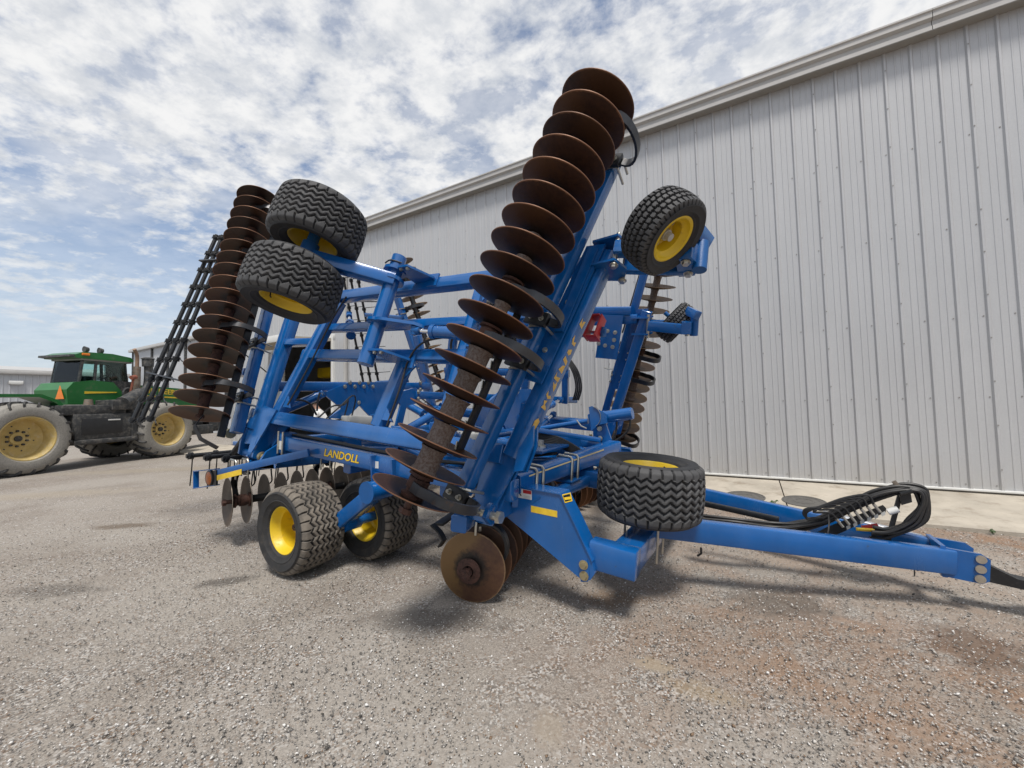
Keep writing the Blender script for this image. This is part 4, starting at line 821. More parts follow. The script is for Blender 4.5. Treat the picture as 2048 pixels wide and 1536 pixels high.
    bolts([W(.34+.235*k/4, 1.30+.82*k/4, .112) for k in range(5)], WN, .017, .016, parent=pl)
    # rear gang and its bar
    pbeam('gang_bar', W(-3.53, .20, .17), W(-4.32, 3.3, .17), .125, .12, up); Q0, Q1 = W(-3.49, .36, .62), W(-4.36, 3.41, .62)
    sh, gg, sp = gang(Q0, Q1, 18, me, -1, None, {1, 5, 11, 15}, RHUB, 'gang_shaft', (.055, .055))
    b0, bdir = W(-3.53, .20, .23), nrm(W(-4.32, 3.3, .23)-W(-3.53, .20, .23))
    for i in (1, 5, 11, 15):
        at = Q0 + gg*sp*(i+.5) + WN*.03; cl = b0 + bdir*np.dot(at-b0, bdir); cspring(at, gg, AP - gg*np.dot(AP, gg), WN, cl)
        for k in (-.05, .05): ubolt(cl-WN*.06+bdir*k, AP, -WN, bdir, .12, .115)
    part('scraper_bar', MB().beam(W(-3.30, .12, .42), W(-4.12, 3.2, .42), .02, .08, up), BLK); part('scraper_arm', MB().strip([W(-3.42, .30, .62), W(-3.40, .18, .66), W(-3.30, .06, .60), W(-3.2, .0, .45)], WO+AP, .045, .010), SPRING)
    part('end_cap', MB().cyl(W(-3.62, .18, .18), W(-3.66, .18, .18), .06, seg=18), BRASS)
    # spring-tine harrow behind the rear gang
    for k, (s0, s1, n_) in enumerate(((-5.90, -5.98, .42), (-5.62, -5.74, .42), (-5.34, -5.50, .42))):
        tine_bar(W(s0, .02+.04*k, n_), W(s1, 3.24-.05*k, n_), 11, nrm(WN*.2+AP*(.9 if k == 2 else .35)+WO*-.2) if not far else nrm(WN*.4+AP*.8), AP*.3, ln=.36 if k == 2 else .20)
    for t in (.78, 2.70):
        s0 = -5.96; part('tine_arm', MB().beam(W(s0, t, .47), W(-4.95, t-.06, .40), .075, .022, WO), SPRING)
    pbeam('tine_mount', W(-5.1, .9, .1), W(-4.1, 1.0, .05), .10, .10, up); pbeam('tine_mount', W(-5.1, 2.4, .1), W(-4.0, 2.3, .05), .08, .08, up)
    # rockshaft with lever, cylinder and the pair of wing wheels
    rs = part('rockshaft', MB().cyl(W(-1.45, 1.07, .30), W(-1.45, 2.26, .30), .075, seg=28), BLUE)
    cb = MB()
    for t, r, h in ((2.08, .115, .03), (1.97, .12, .035), (1.50, .115, .028), (1.07, .079, .10)): part('collar', MB().cyl(W(-1.45, t-.001, .30), W(-1.45, t+h, .30), r, seg=28), BLUE, rs)
    cl = MB(); cl.tube([W(-1.56, 2.17, .36), W(-1.45, 2.17, .39), W(-1.36, 2.17, .32)], .008, 8, 4); part('grease_line', cl, HOSE, rs)
    lv = MB(); lv.prism([W(-1.50, 1.51, .40), W(-1.34, 1.51, .40), W(-1.0, 1.51, .26), W(-.95, 1.51, .18), W(-1.02, 1.51, .14), W(-1.3, 1.51, .20), W(-1.52, 1.51, .22)], WO, .03); part('lever', lv, BLUE, rs)
    hydraulic(W(-.56, 1.46, .12), W(-1.0, 1.46, .20), .058, .62, .02)
    for t in (1.20, 2.10):
        e = MB(); e.prism([W(-1.40, t, .24), W(-1.40, t, .36), W(-1.22, t, .36), W(-1.08, t, .12), W(-1.10, t, .06), W(-1.38, t, .06)], WO, .022); e.prism([W(-1.20, t-.07, .07), W(-1.20, t+.07, .07), W(-1.06, t+.07, .07), W(-1.06, t-.07, .07)], WN, .02); bk = part('bearing_bracket', e, BLUE)
        bolts([W(-1.33, t, .33)+WO*-.015, W(-1.24, t, .33)+WO*-.015], -WO, .017, .018, parent=bk)
    ar = pbeam('wheel_arm', W(-1.40, 1.97, .30), W(-2.0, 1.95, .88), .15, .13, WO)
    part('axle', MB().cyl(W(-2.02, 1.60, .90), W(-1.98, 2.26, .90), .055, seg=18), BLUE, ar); part('axle_sleeve', MB().cyl(W(-2.01, 1.82, .90), W(-1.99, 2.08, .90), .078, seg=20), BLUE2, ar)
    wheel(W(-2.03, 1.63, .90), -WO, T_CLEAN, RM, .21, 0, roll=.4); wheel(W(-1.97, 2.27, .90), WO, T_CLEAN, RM, .21, 0, roll=1.1)
    dS, dT = (-.10, -.13) if far else (0.0, 0.0)
    # gauge wheel on parallel arms at the front
    h0 = W(.70+dS, 2.13+dT, .06)
    e = MB()
    for t in (2.03, 2.25): e.prism([W(.58+dS, t+dT, -.10), W(.58+dS, t+dT, .12), W(.80+dS, t+dT, .16), W(.86+dS, t+dT, .02), W(.80+dS, t+dT, -.14)], WO, .02)
    part('arm_bracket', e, BLUE)
    part('arm_pin', MB().cyl(W(.79+dS, 2.00+dT, .12), W(.79+dS, 2.29+dT, .12), .02, seg=12), ZINC); part('arm_pin', MB().cyl(W(.80+dS, 2.00+dT, -.10), W(.80+dS, 2.29+dT, -.10), .02, seg=12), ZINC)
    pbeam('parallel_arm', W(.78+dS, 2.14+dT, .13), W(1.26+dS, 2.12+dT, .06), .11, .10, up); pbeam('parallel_arm', W(.80+dS, 2.14+dT, -.10), W(1.30+dS, 2.08+dT, -.12), .13, .07, up)
    e = MB(); e.prism([W(1.22+dS, 2.10+dT, -.16), W(1.22+dS, 2.10+dT, .06), W(1.33+dS, 2.10+dT, .08), W(1.37+dS, 2.1+dT, -.02), W(1.33+dS, 2.1+dT, -.16)], WO, .15); part('arm_head', e, BLUE)
    part('caster_post', MB().cyl(W(1.375+dS, 1.99+dT, -.04), W(1.375+dS, 2.22+dT, -.04), .05, seg=18), BLUE2); pbeam('caster_arm', W(1.30+dS, 2.29+dT, .12), W(1.40+dS, 2.25+dT, -.10), .11, .09, up)
    bolts([W(1.29+dS, 2.02+dT, -.12), W(1.29+dS, 2.02+dT, .03), W(.79+dS, 2.0+dT, .12), W(.80+dS, 2.0+dT, -.10)], -WO, .026, .022)
    gx = AP*.72 - WO*.68; wheel(W(1.16+dS, 2.12+dT, .27), gx, T_GAUGE, RG, .1225, 5, .03, dish=.09)
    part('gauge_axle', MB().cyl(W(1.16+dS, 2.12+dT, .27)-gx*.02, W(1.16+dS, 2.12+dT, .27)-gx*.22, .028, seg=12), BLUE2)
    return ft
ft = build_wing(False)
# worn yellow print on the near wing's front tube (only scraps of each letter are left)
def worn_print():
    a, b = W(.19, .45), W(.68, 2.2); g = nrm(b-a); side = nrm(np.cross(g, WN)); side = side if np.dot(side, AP) > 0 else -side
    frags = [(.30, [(-.03, -.02), (.03, -.03), (.045, .0), (.02, .03), (-.02, .025)]), (.47, [(-.035, -.03), (-.02, -.035), (.0, .0), (.03, -.01), (.02, .03), (-.005, .012), (-.03, .03)]), (.55, [(-.03, .0), (-.015, -.035), (.0, -.02), (-.008, .01), (.02, .03), (-.01, .035)]), (.63, [(-.035, -.03), (.0, -.035), (.035, -.02), (.01, -.012), (.02, .02), (-.01, .0)]), (.70, [(-.025, -.03), (.01, -.035), (.0, .02), (.03, .03), (-.02, .035)]), (.78, [(-.03, -.03), (.03, -.03), (.02, .0), (-.02, .03)]), (.84, [(-.02, -.035), (.012, -.03), (.03, .02), (.0, .03)]), (.93, [(-.03, -.01), (-.01, -.03), (.02, -.02), (.0, .02), (-.02, .02)]), (1.02, [(-.03, -.03), (.0, -.03), (-.01, .0), (.03, .02), (.0, .03), (-.03, .01)]), (1.17, [(-.03, -.02), (.03, -.03), (.02, -.005), (-.01, .0), (.03, .02), (-.02, .03)])]
    for d, poly in frags:
        c = a + g*d + side*.0733; pm = MB(); pm.prism([c + g*x*1.15 + WN*(y*1.25+.03) for x, y in poly], side, .0012); part('worn_lettering', pm, YWORN, ft)
worn_print()
MB.mirror = mir; ft2 = build_wing(True); MB.mirror = None
# ================================================================== centre section
def both(fn):
    fn(False); MB.mirror = mir; fn(True); MB.mirror = None
def WF(x, y, n=0.0):
    """pixel on the far wing's plane, returned in near-side coordinates (for use while mirroring)"""
    return mir(plane_hit(x, y, mir(W(0, 0, n)), nrm(WN - 2*BF*np.dot(WN, BF))))
# ---- rails, cross tubes
def rails(far):
    r = pbeam('side_rail', C(-2.92, 1.68, .17), C(.20, 1.68, .17), .13, .165); pbeam('frame_tube', C(-3.5, .55, .10), C(.55, .55, .10), .12, .16); pbeam('frame_tube', C(-3.3, 1.60, .02), C(-2.2, .62, .04), .10, .12)
    pbeam('frame_tube', C(.16, 1.55, .06), C(-.9, .6, .08), .10, .12)
    cl = MB(); cl.beam(C(-2.98, 1.68, .17), C(-2.86, 1.68, .17), .17, .24); part('rail_end', cl, BLUE2, r)
    for d in (-.045, .045): part('rail_bolt', MB().cyl(C(-2.90+d, 1.775, .05), C(-2.90+d, 1.775, .31), .011, seg=8), ZINC, r)
    if not far:
        me = text_mesh('LANDOLL', .112, YDEC, .22, .0006, .0022); c = V(681, 912, 1.7472); text_on('', me, c, AP, -BF, r).scale.x = 1.12
        me = text_mesh('LANDOLL', .112, BLK, .22, .0003, .0062); c = V(681, 912, 1.7458); text_on('', me, c, AP, -BF, r).scale.x = 1.12
        lb = MB(); lb.prism([V(x, y, 1.7462) for x, y in ((746, 922), (757, 923), (757, 937), (746, 936))], BF, .001); part('label', lb, WHITE, r)
        st = MB(); st.prism([C(-2.955+x, 1.767, h) for x, h in ((0, .10), (.10, .10), (.10, .20), (0, .20))], BF, .001); part('label', st, WHITE, r)
    # ear for the rear hinge, welded to the rail
    e = MB(); e.prism([C(-3.36, 1.85+.06, -.02), C(-3.36, 1.85, .07), C(-3.36, 1.55, .22), C(-3.36, 1.4, .0), C(-3.36, 1.55, -.12), C(-3.36, 1.86, -.07)], AP, .03); e.prism([C(-3.05, 1.91, -.02), C(-3.05, 1.85, .07), C(-3.05, 1.55, .24), C(-3.05, 1.4, .0), C(-3.05, 1.55, -.12), C(-3.05, 1.86, -.07)], AP, .03); part('hinge_lug', e, BLUE)
    e = MB(); e.prism([C(.09, 1.93, 0), C(.09, 1.87, .08), C(.09, 1.58, .16), C(.09, 1.5, -.06), C(.09, 1.86, -.07)], AP, .035); e.prism([C(-.07, 1.93, 0), C(-.07, 1.87, .08), C(-.07, 1.58, .16), C(-.07, 1.5, -.06), C(-.07, 1.86, -.07)], AP, .03); part('hinge_lug', e, BLUE)
    e = MB(); e.cyl(C(-.16, 1.80, .21), C(-.12, 1.80, .21), .075, seg=20); part('pin_cap', e, BRASS)
both(rails)
for s, h, w in ((-3.45, .08, .14), (-1.9, .02, .12), (-.55, .02, .12)): pbeam('cross_tube', C(s, 1.62, h), C(s, -1.62, h), w, w)
pbeam('deck_tube', C(-.2, .25, .28), C(.62, .05, .22), .10, .10); pbeam('deck_tube', C(-2.2, .3, .24), C(-.2, .25, .28), .10, .10); pbeam('deck_tube', C(-.95, 1.2, .20), C(.35, .35, .20), .10, .10)
# ---- rear gangs, their bar, lights, tines
def rear_centre(far):
    c0 = V(464, 1003, 1.99); s0, h0 = np.dot(c0-W0, AP), np.dot(c0-W0, UP); k = .235
    P0 = C(s0, 1.99, h0); P1 = C(s0+k*1.66, .33, h0)
    b0, b1 = C(s0+.10, 1.90, h0+.43), C(s0+.10+k*1.7, .1, h0+.43); gb = pbeam('gang_bar', b0, b1, .13, .13)
    sh, g, sp = gang(P0, P1, 10, D_GREY, -1, None, {0, 5}, BLK, 'gang_shaft', (.045, .045)); bd = nrm(b1-b0)
    for i in (0, 5):
        at = P0 + g*sp*(i+.5) - UP*.02; cl = b0 + bd*np.dot(at-b0, bd) - UP*.085
        pts = [at, at-AP*.10-UP*.02]
        for j in range(11): a = math.radians(250-190*j/10); pts.append((at+cl)/2 - AP*.02 + AP*.20*math.cos(a)*1.0 + UP*.20*math.sin(a))
        pts += [cl+AP*.05]
        part('spring_shank', MB().strip(pts, g, .07, .022), BLK); ubolt(cl+UP*.085, AP, UP*-1, bd, .13, .13, parent=gb)
        ubolt(cl+UP*.085-bd*.12, AP, UP*-1, bd, .13, .13, parent=gb)
    for i in range(9):
        p = P0 + g*sp*(i+.5); q = MB(); q.tube([p+UP*.40-AP*.12, p+UP*.30-AP*.16, p+UP*.16-AP*.13, p+UP*.10-AP*.22], .009, 6, 3); part('scraper', q, BLK, sh)
    # tine bars
    for j, px in enumerate(((376, 912), (411, 915), (448, 918))):
        p = V(px[0], px[1], 2.02); s_, h_ = np.dot(p-W0, AP), np.dot(p-W0, UP); tine_bar(C(s_, 2.04, h_), C(s_+.12, .25, h_), 7, nrm(-ZZ-A_*.10), -A_*.3, ln=.44)
    t0 = V(448, 918, 2.02); s_, h_ = np.dot(t0-W0, AP), np.dot(t0-W0, UP)
    for v in (1.5, .5): pbeam('tine_mount', C(s_-.9, v, h_+.03), C(-3.4, v, h_+.06), .06, .06)
    part('tine_link', MB().beam(C(s_-.4, 1.75, h_-.02), C(s_+.25, 1.75, h_+.55), .05, .05), BLK)
both(rear_centre)
def light_bar(far):
    def q(x, y, v): return V(x, y, v)
    a, b = q(433, 947, 2.16), q(618, 905, 1.80); bar = pbeam('light_bar', a, b, .035, .082); d = nrm(b-a)
    un = nrm(np.cross(d, BF)); un = un if un[2] > 0 else -un
    part('reflector_strip', MB().prism([q(434, 950.5, 2.172), q(483, 938, 2.072), q(483, 949, 2.072), q(434, 961, 2.172)], BF, .003), YDEC, bar)
    for p in ([q(391, 942, 2.15), q(434, 938, 2.15)], [q(391, 976, 2.15), q(434, 970, 2.15)]): part('lamp_frame', MB().beam(p[0], p[1], .06, .012), BLUE, bar)
    part('lamp_frame', MB().beam(q(392, 941, 2.15), q(392, 977, 2.15), .06, .012, AP), BLUE, bar)
    part('lamp_bracket', MB().prism([q(427, 941, 2.17), q(434, 940, 2.17), q(434, 970, 2.17), q(427, 971, 2.17)], BF, .02), BLK, bar)
    c = q(420, 956, 2.18); part('amber_lamp', MB().lathe(c, -BF, [(0, .028), (.05, .026), (.075, .016), (.078, -.02), (0, -.02)], 26), AMBER, bar); part('lamp_rim', MB().lathe(c, -BF, [(.078, .018), (.088, .012), (.088, -.02), (.078, -.02)], 26, True), BLK, bar)
both(light_bar)
# ---- front gangs under the hinge
def front_centre(far):
    c0 = V(940, 1139, 1.78); s0, h0 = np.dot(c0-W0, AP), np.dot(c0-W0, UP); k = -.27
    P0 = C(s0, 1.78, h0); P1 = C(s0+k*1.6, .18, h0); e = V(925, 1045, 1.9); sb, hb = np.dot(e-W0, AP), np.dot(e-W0, UP)
    b0, b1 = C(sb, 1.95, hb), C(sb+k*1.8, .1, hb); gb = pbeam('gang_bar', b0, b1, .13, .13)
    sh, g, sp = gang(P0, P1, 10, D_RUST, 1, None, {0, 4, 8}, RHUB, 'gang_shaft', (.05, .05), first=D_SCOUR); bd = nrm(b1-b0)
    for i in (0, 4, 8):
        at = P0 + g*sp*(i+.5); cl = b0 + bd*np.dot(at-b0, bd) - UP*.08; fw = AP - g*np.dot(AP, g)*1.35; pts = [at, at+fw*.09-UP*.01]
        for j in range(13): a = math.radians(-80+165*j/12); pts.append((at+cl)/2 + fw*(.13+.17*math.cos(a)) + UP*.185*math.sin(a))
        pts += [cl+AP*.02]
        part('spring_shank', MB().strip(pts, g, .065, .022), BLK)
        for d in (-.05, .05): ubolt(cl+UP*.08+bd*d, AP, -UP, bd, .13, .13, parent=gb)
    part('scraper_bar', MB().beam(C(sb-.22, 1.92, hb-.06), C(sb-.22+k*1.7, .2, hb-.06), .08, .02), BLK); hk = MB(); hk.strip([C(sb-.24, 1.97, hb-.05), C(sb-.16, 1.97, hb-.09), C(sb-.13, 1.95, hb-.15), C(sb-.17, 1.95, hb-.21)], BF, .05, .014); part('scraper_hook', hk, BLK)
    if not far:
        n = MB(); c = P0 - g*.02; n.lathe(c, -g, [(.095, 0), (.10, .012), (.06, .02), (.045, .022)], 26); n.cyl(c-g*.02, c-g*.065, .034, seg=6); part('end_washer', n, RHUB, sh)
both(front_centre)
# ---- transport wheels: rockshaft, arm and walking pair
def transport(far):
    cap = V(735, 985, 1.92); s_, h_ = np.dot(cap-W0, AP), np.dot(cap-W0, UP)
    part('rockshaft', MB().cyl(C(s_, 1.93, h_), C(s_, .0, h_), .092, seg=30), BLUE); part('rockshaft_cap', MB().cyl(C(s_, 1.936, h_), C(s_, 1.915, h_), .099, seg=30), BLUE2)
    e = MB()
    for d in (-.13, .15): e.prism([C(s_+d, 1.80, h_+.30), C(s_+d, 1.76, h_-.02), C(s_+d, 1.60, h_-.02), C(s_+d, 1.60, h_+.30)], AP, .02)
    e.prism([C(s_-.13, 1.75, h_+.14), C(s_+.15, 1.75, h_+.14), C(s_+.15, 1.72, h_+.04), C(s_-.13, 1.72, h_+.04)], BF, .03); part('bearing_bracket', e, BLUE)
    w1 = V(560, 1058, 2.21) + BF*.21; w2 = V(722, 1036, 1.59) + BF*.21; w1[2] = w2[2] = .425
    j = V(676, 1048, 1.80); ar = pbeam('wheel_arm', C(s_, 1.78, h_), j, .14, .165, BF)
    part('walking_beam', MB().beam(w1 + BF*.30, w2 - BF*.34 , .10, .13), BLUE, ar); part('axle', MB().cyl(w1, w1+BF*.34, .05, seg=16), BLUE, ar); part('axle', MB().cyl(w2-BF*.40, w2, .05, seg=16), BLUE, ar); part('axle_sleeve', MB().cyl(w2-BF*.42, w2-BF*.24, .07, seg=18), BLUE, ar)
    wheel(w1, -BF, T_DUST, RM, .21, 0, roll=.3); wheel(w2, -BF, T_DUST, RM, .21, 0, dish=.17, roll=1.7)
both(transport)
# ---- fold towers: plate across the frame, bar, and fold cylinders
def tower_plate(name, pts, s, th=.03):
    e = MB(); e.prism([AS(x, y, s) for x, y in pts], AP, th); return part(name, e, BLUE)
S1 = -3.70
bar = pbeam('fold_bar', AS(543, 773, S1-.05), AS(856, 772, S1-.05), .12, .135); part('bar_bracket', MB().beam(AS(534, 774, S1), AS(545, 774, S1), .16, .24), BLUE2, bar); bolts([AS(552, 766, S1+.015), AS(552, 780, S1+.015), AS(841, 765, S1+.015), AS(841, 779, S1+.015)], AP, .03, .02, parent=bar)
tp = tower_plate('tower_plate', [(645, 787), (697, 764), (779, 764), (800, 790), (774, 818), (786, 845), (744, 838), (718, 811), (690, 838), (655, 836), (682, 817)], S1+.03)
bolts([AS(x, y, S1+.046) for x, y in ((700, 765), (719, 765), (737, 765), (690, 773), (710, 773), (728, 773), (746, 773), (718, 805), (645, 788))], AP, .024, .018, parent=tp)
hydraulic(V(548, 829, 1.30), AS(640, 790, S1), .062, .93, .03); hydraulic(AS(797, 800, S1), AS(860, 835, S1+.9), .062, .8, .03)
part('pivot_block', MB().beam(AS(690, 842, S1+.2), AS(745, 842, S1+.2), .2, .16), GREYP); part('hydraulic_block', MB().beam(AS(745, 838, S1+.3), AS(772, 832, S1+.3), .14, .14), BLUE2)
S2 = -2.55
e2 = tower_plate('tower_plate', [(786, 788), (826, 776), (833, 776), (834, 806), (812, 812), (803, 852), (790, 852), (800, 810)], S2); bar = pbeam('fold_bar', AS(830, 790, S2), AS(985, 795, S2), .10, .115); bolts([AS(837, 784, S2+.06), AS(837, 797, S2+.06)], AP, .024, .018, parent=bar)
hydraulic(AS(800, 868, S2+.5), AS(905, 805, S2+.3), .055, .7, .028)
S3 = -.85
tp = tower_plate('tower_plate', [(952, 822), (1003, 780), (1060, 778), (1072, 790), (1040, 805), (1035, 838), (1052, 852), (1010, 858), (1000, 835), (968, 858), (945, 850)], S3); bolts([AS(1018, 784, S3+.02), AS(1010, 793, S3+.02), AS(1035, 784, S3+.02)], AP, .02, .016, parent=tp)
pbeam('fold_bar', AS(905, 796, S3-.1), AS(1150, 800, S3-.1), .10, .11); hydraulic(AS(1048, 838, S3+.05), AS(1120, 800, S3), .05, .75, .025)
hydraulic(W(-2.55, 1.63, -.2), W(-2.95, 2.0, -.35), .05, .6, .02)
# ---- front frame: gang tube with U-bolts, arms, cross beam, tongue
g0, g1 = V(1036, 964, 1.50), V(1184, 911, .42); gd = nrm(g1-g0); gf = mir(g0)
mid = g0 + gd*(np.linalg.norm(g1-g0)*1.42)
ft_ = pbeam('front_tube', g0-gd*.05, mid, .15, .155); pbeam('front_tube', mir(g0), mir(mid), .15, .155)
fs_ = nrm(np.cross(gd, UP)); fs_ = fs_ if np.dot(fs_, AP) > 0 else -fs_
part('cream_stripe', MB().beam(g0+gd*.05+fs_*.0755+UP*.052, g1+gd*.1+fs_*.0755+UP*.052, .0015, .012), mat('cream_stripe', (.62, .50, .25), .5), ft_)
for x, y in ((1058, 956), (1071, 951), (1129, 931), (1141, 927)):
    c = plane_hit(x, y, g0, nrm(np.cross(gd, (0, 0, 1)))); ubolt(c, fs_, -UP, gd, .15, .155, .012, parent=ft_)
for x, y in ((1064, 954), (1135, 929)):
    c = plane_hit(x, y, g0, nrm(np.cross(gd, (0, 0, 1)))); part('clamp_plate', MB().beam(c-gd*.08-UP*.14, c+gd*.08-UP*.14, .22, .018), BLUE2, ft_)
pbeam('lower_tube', g0-UP*.20+gd*.25+AP*.05, g1-UP*.20+gd*.2+AP*.05, .10, .10)
def front_arm(far):
    vv = 1.55; pts = [(1006, 968), (1121, 989), (1147, 1043), (1184, 1122), (1189, 1148), (1181, 1160), (1168, 1162), (1154, 1152), (1062, 1074), (1004, 1026)]
    P = [V(x, y, vv) for x, y in pts]; e = MB(); e.prism([p + BF*.075 for p in P], BF, .15); arm = part('front_arm', e, BLUE)
    rim = MB(); rim.strip([P[0]-BF*.0+BF*.075+UP*.004, P[1]+BF*.075+UP*.004, P[2]+BF*.075+AP*.004+UP*.002, P[3]+BF*.075+AP*.004], BF, .175, .008); part('arm_flange', rim, BLUE, arm)
    if far: return
    def dec(name, q, m, off=.0012, par=arm): return part(name, MB().prism([V(x, y, vv+off) for x, y in q], BF, .0008), m, par)
    dec('reflector_strip', [(1062, 1011), (1114.5, 1022), (1114.5, 1035), (1062, 1024)], YDEC)
    dec('warning_label', [(1028, 974.5), (1063.5, 981.5), (1063.5, 1000), (1028, 993.5)], WHITE); dec('label_header', [(1046, 979), (1062.5, 982.2), (1062.5, 989), (1046, 986)], RED, .0022)
    for y in (991, 993.5, 996): dec('label_print', [(1047, y), (1061.5, y+3), (1061.5, y+3.9), (1047, y+.9)], GREYP, .0022)
    dec('label_pictogram', [(1031, 988.5), (1037, 985), (1041, 979.5), (1042.2, 980), (1039.5, 985.5), (1043.5, 991.5), (1041, 991.5), (1037.5, 987), (1031.5, 990)], GBLK, .0022)
    dec('arm_slot', [(1056, 1007), (1078, 993), (1082, 993), (1081, 996.5), (1058, 1010.5)], BLUE2, .002)
    for k, (q, m, o) in enumerate(((((1124, 989), (1141, 985), (1145, 1002), (1130, 1006)), YDEC, .010), (((1126, 991), (1139.5, 987.5), (1142.5, 1000), (1130.5, 1003.5)), BLK, .0115), (((1128, 995), (1141, 993), (1142, 998.5), (1130, 1000)), YDEC, .013))):
        a, b = P[1], P[2]; n_ = nrm(np.cross(BF, b-a)); n_ = n_ if np.dot(n_, AP) > 0 else -n_; part('badge', MB().prism([plane_hit(x, y, P[1]+n_*o, n_) for x, y in q], n_, .0008), m, arm)
    for x, y in ((1167, 1130), (1168, 1152)): part('arm_bolt', MB().hexbolt(V(x, y, vv+.012), -BF, .026, .022), BRASS, arm)
    part('bolt_plate', MB().prism([V(x, y, vv+.005) for x, y in ((1159, 1120), (1175, 1120), (1179, 1150), (1176, 1163), (1162, 1163), (1160, 1150))], BF, .010), BLUE, arm)
both(front_arm)
cb = V(1272, 1136, 1.48); cs, ch = np.dot(cb-W0, AP), np.dot(cb-W0, UP); ch = ch + .01
xb = pbeam('cross_beam', C(cs-.10, 1.49, ch), C(cs-.02, -1.72, ch), .20, .20); pbeam('beam_link', C(.76, 1.445, ch+.004), C(cs+.004, 1.445, ch+.004), .15, .206, r=.02); pbeam('beam_link', C(.80, -1.42, ch+.01), C(cs-.02, -1.42, ch+.01), .13, .19)
def tongue(far):
    t = pbeam('tongue_beam', C(cs-.02, .78, ch+.09), C(3.06, .115, -.15), .10, .178, UP)
    if far: return
    part('under_gusset', MB().prism([C(cs-.02, .80, ch-.0), C(cs+.36, .66, ch+.02), C(cs-.02, .55, ch)], UP, .02), BLUE, t)
    hk = C(cs+.33, .62, ch-.06); part('hanger_hook', MB().tube([hk, hk-ZZ*.05, hk-ZZ*.075-A_*.03], .009, 6), BLK, t)
    part('cable_tie', MB().beam(V(1829, 1102, .2), V(1829, 1152, .2), .012, .006, AP), BLK, t)
both(tongue)
hp = MB()
for v in (.13, -.13): hp.prism([C(3.000, v, -.055), C(3.200, v, -.055), C(3.245, v, -.085), C(3.245, v, -.235), C(3.210, v, -.265), C(3.000, v, -.265)], BF, .025)
hp.beam(C(3.010, .15, -.155), C(3.010, -.15, -.155), .03, .23); hp_ = part('hitch_plate', hp, BLUE)
for h in (-.09, -.16, -.23): part('hitch_bolt', MB().cyl(C(3.195, .143, h), C(3.195, .156, h), .029, seg=16), ZINC, hp_)
hk = MB(); hk.prism([C(3.180, .02, -.12), C(3.260, .02, -.14), C(3.400, .02, -.20), C(3.520, .02, -.205), C(3.520, .02, -.265), C(3.400, .02, -.265), C(3.260, .02, -.26), C(3.180, .02, -.27)], BF, .11); part('hitch_tongue', hk, BLK)
hk = MB(); hk.lathe(C(3.600, .02, -.235), UP, [(.045, -.035), (.12, -.035), (.125, 0), (.12, .035), (.045, .035)], 28, True); part('hitch_eye', hk, BLK); part('hitch_bushing', MB().lathe(C(3.600, .02, -.235), UP, [(.028, .037), (.07, .037), (.07, .043), (.028, .043)], 24, True), RHUB)
# spare wheel flat on its pedestal above the cross beam
spc = V(1298, 975, .90)
wheel(spc, UP, T_CLEAN, RM, .21, 0, roll=.7)
ss, hh = np.dot(spc-W0, AP), np.dot(spc-W0, UP)
pd = MB(); pd.beam(C(ss-.02, 1.06, hh-.255), C(ss-.02, .74, hh-.255), .13, .075); pd.prism([C(ss-.17, 1.04, hh-.21), C(ss+.13, 1.04, hh-.21), C(ss+.13, .76, hh-.21), C(ss-.17, .76, hh-.21)], UP, .015); ped = part('spare_pedestal', pd, BLUE)
for x, v in ((ss-.15, 1.02), (ss+.11, 1.02), (ss-.15, .78), (ss+.11, .78)): part('pedestal_bolt', MB().cyl(C(x, v, hh-.16), C(x, v, ch-.13), .010, seg=8), ZINC, ped)
# ---- levelling rod and cylinder on its bracket, deck bits
r0, r1, r2, r3 = V(960, 877, 0), V(1176, 842, 0), V(1206, 835, 0), V(1263, 827, 0)
part('levelling_rod', MB().cyl(r0, r1, .030, seg=18), BLUE); hb = MB(); hb.cyl(r2, r3, .068, seg=26); hb.cyl(r3-nrm(r3-r2)*.0, r3+nrm(r3-r2)*.012, .062, seg=26); part('cylinder', hb, BLUE)
rd = nrm(r3-r2); e = MB(); e.beam(r1+rd*.04, r2+rd*.02, .17, .15); part('cylinder_bracket', e, BLUE2)
e = MB(); e.prism([V(x, y, .09) for x, y in ((1183, 862), (1178, 814), (1184, 812), (1213, 828), (1215, 846), (1196, 850))], BF, .02); e.prism([V(x, y, .02) for x, y in ((1194, 846), (1212, 846), (1231, 902), (1196, 906))], BF, .03); br = part('support_plate', e, BLUE); bolts([V(1199, 857, .05), V(1200, 877, .05)], -BF, .022, .018, parent=br)
part('handle_wire', MB().tube([V(1153, 840, .1), V(1162, 852, .1), V(1173, 857, .1)], .008, 6), ZINC); part('index_band', MB().strip([V(1180+22*math.sin(math.radians(20+14*k)), 834-22*math.cos(math.radians(20+14*k)), .1) for k in range(10)], BF, .03, .003), ZINC)
dp = MB(); dk = V(1080, 897, .75); dp.beam(dk-BF*.30, dk+BF*.35, .34, .03); dpl = part('deck_plate', dp, BLUE); b_ = MB(); b_.cyl(dk+UP*.015, dk+UP*.035, .06, seg=22); b_.cyl(dk+UP*.035, dk+UP*.085, .036, seg=6); part('deck_bolt', b_, ZINC, dpl)
part('turnbuckle', MB().prism([V(1150+15*math.cos(k*.628), 884+13*math.sin(k*.628), .1) for k in range(10)], BF, .06), BLUE2); pbeam('link_arm', V(1160, 884, .1), V(1200, 892, .1), .05, .09)
pbeam('diagonal_brace', V(1060, 858, .55), V(1200, 880, .1), .05, .05)
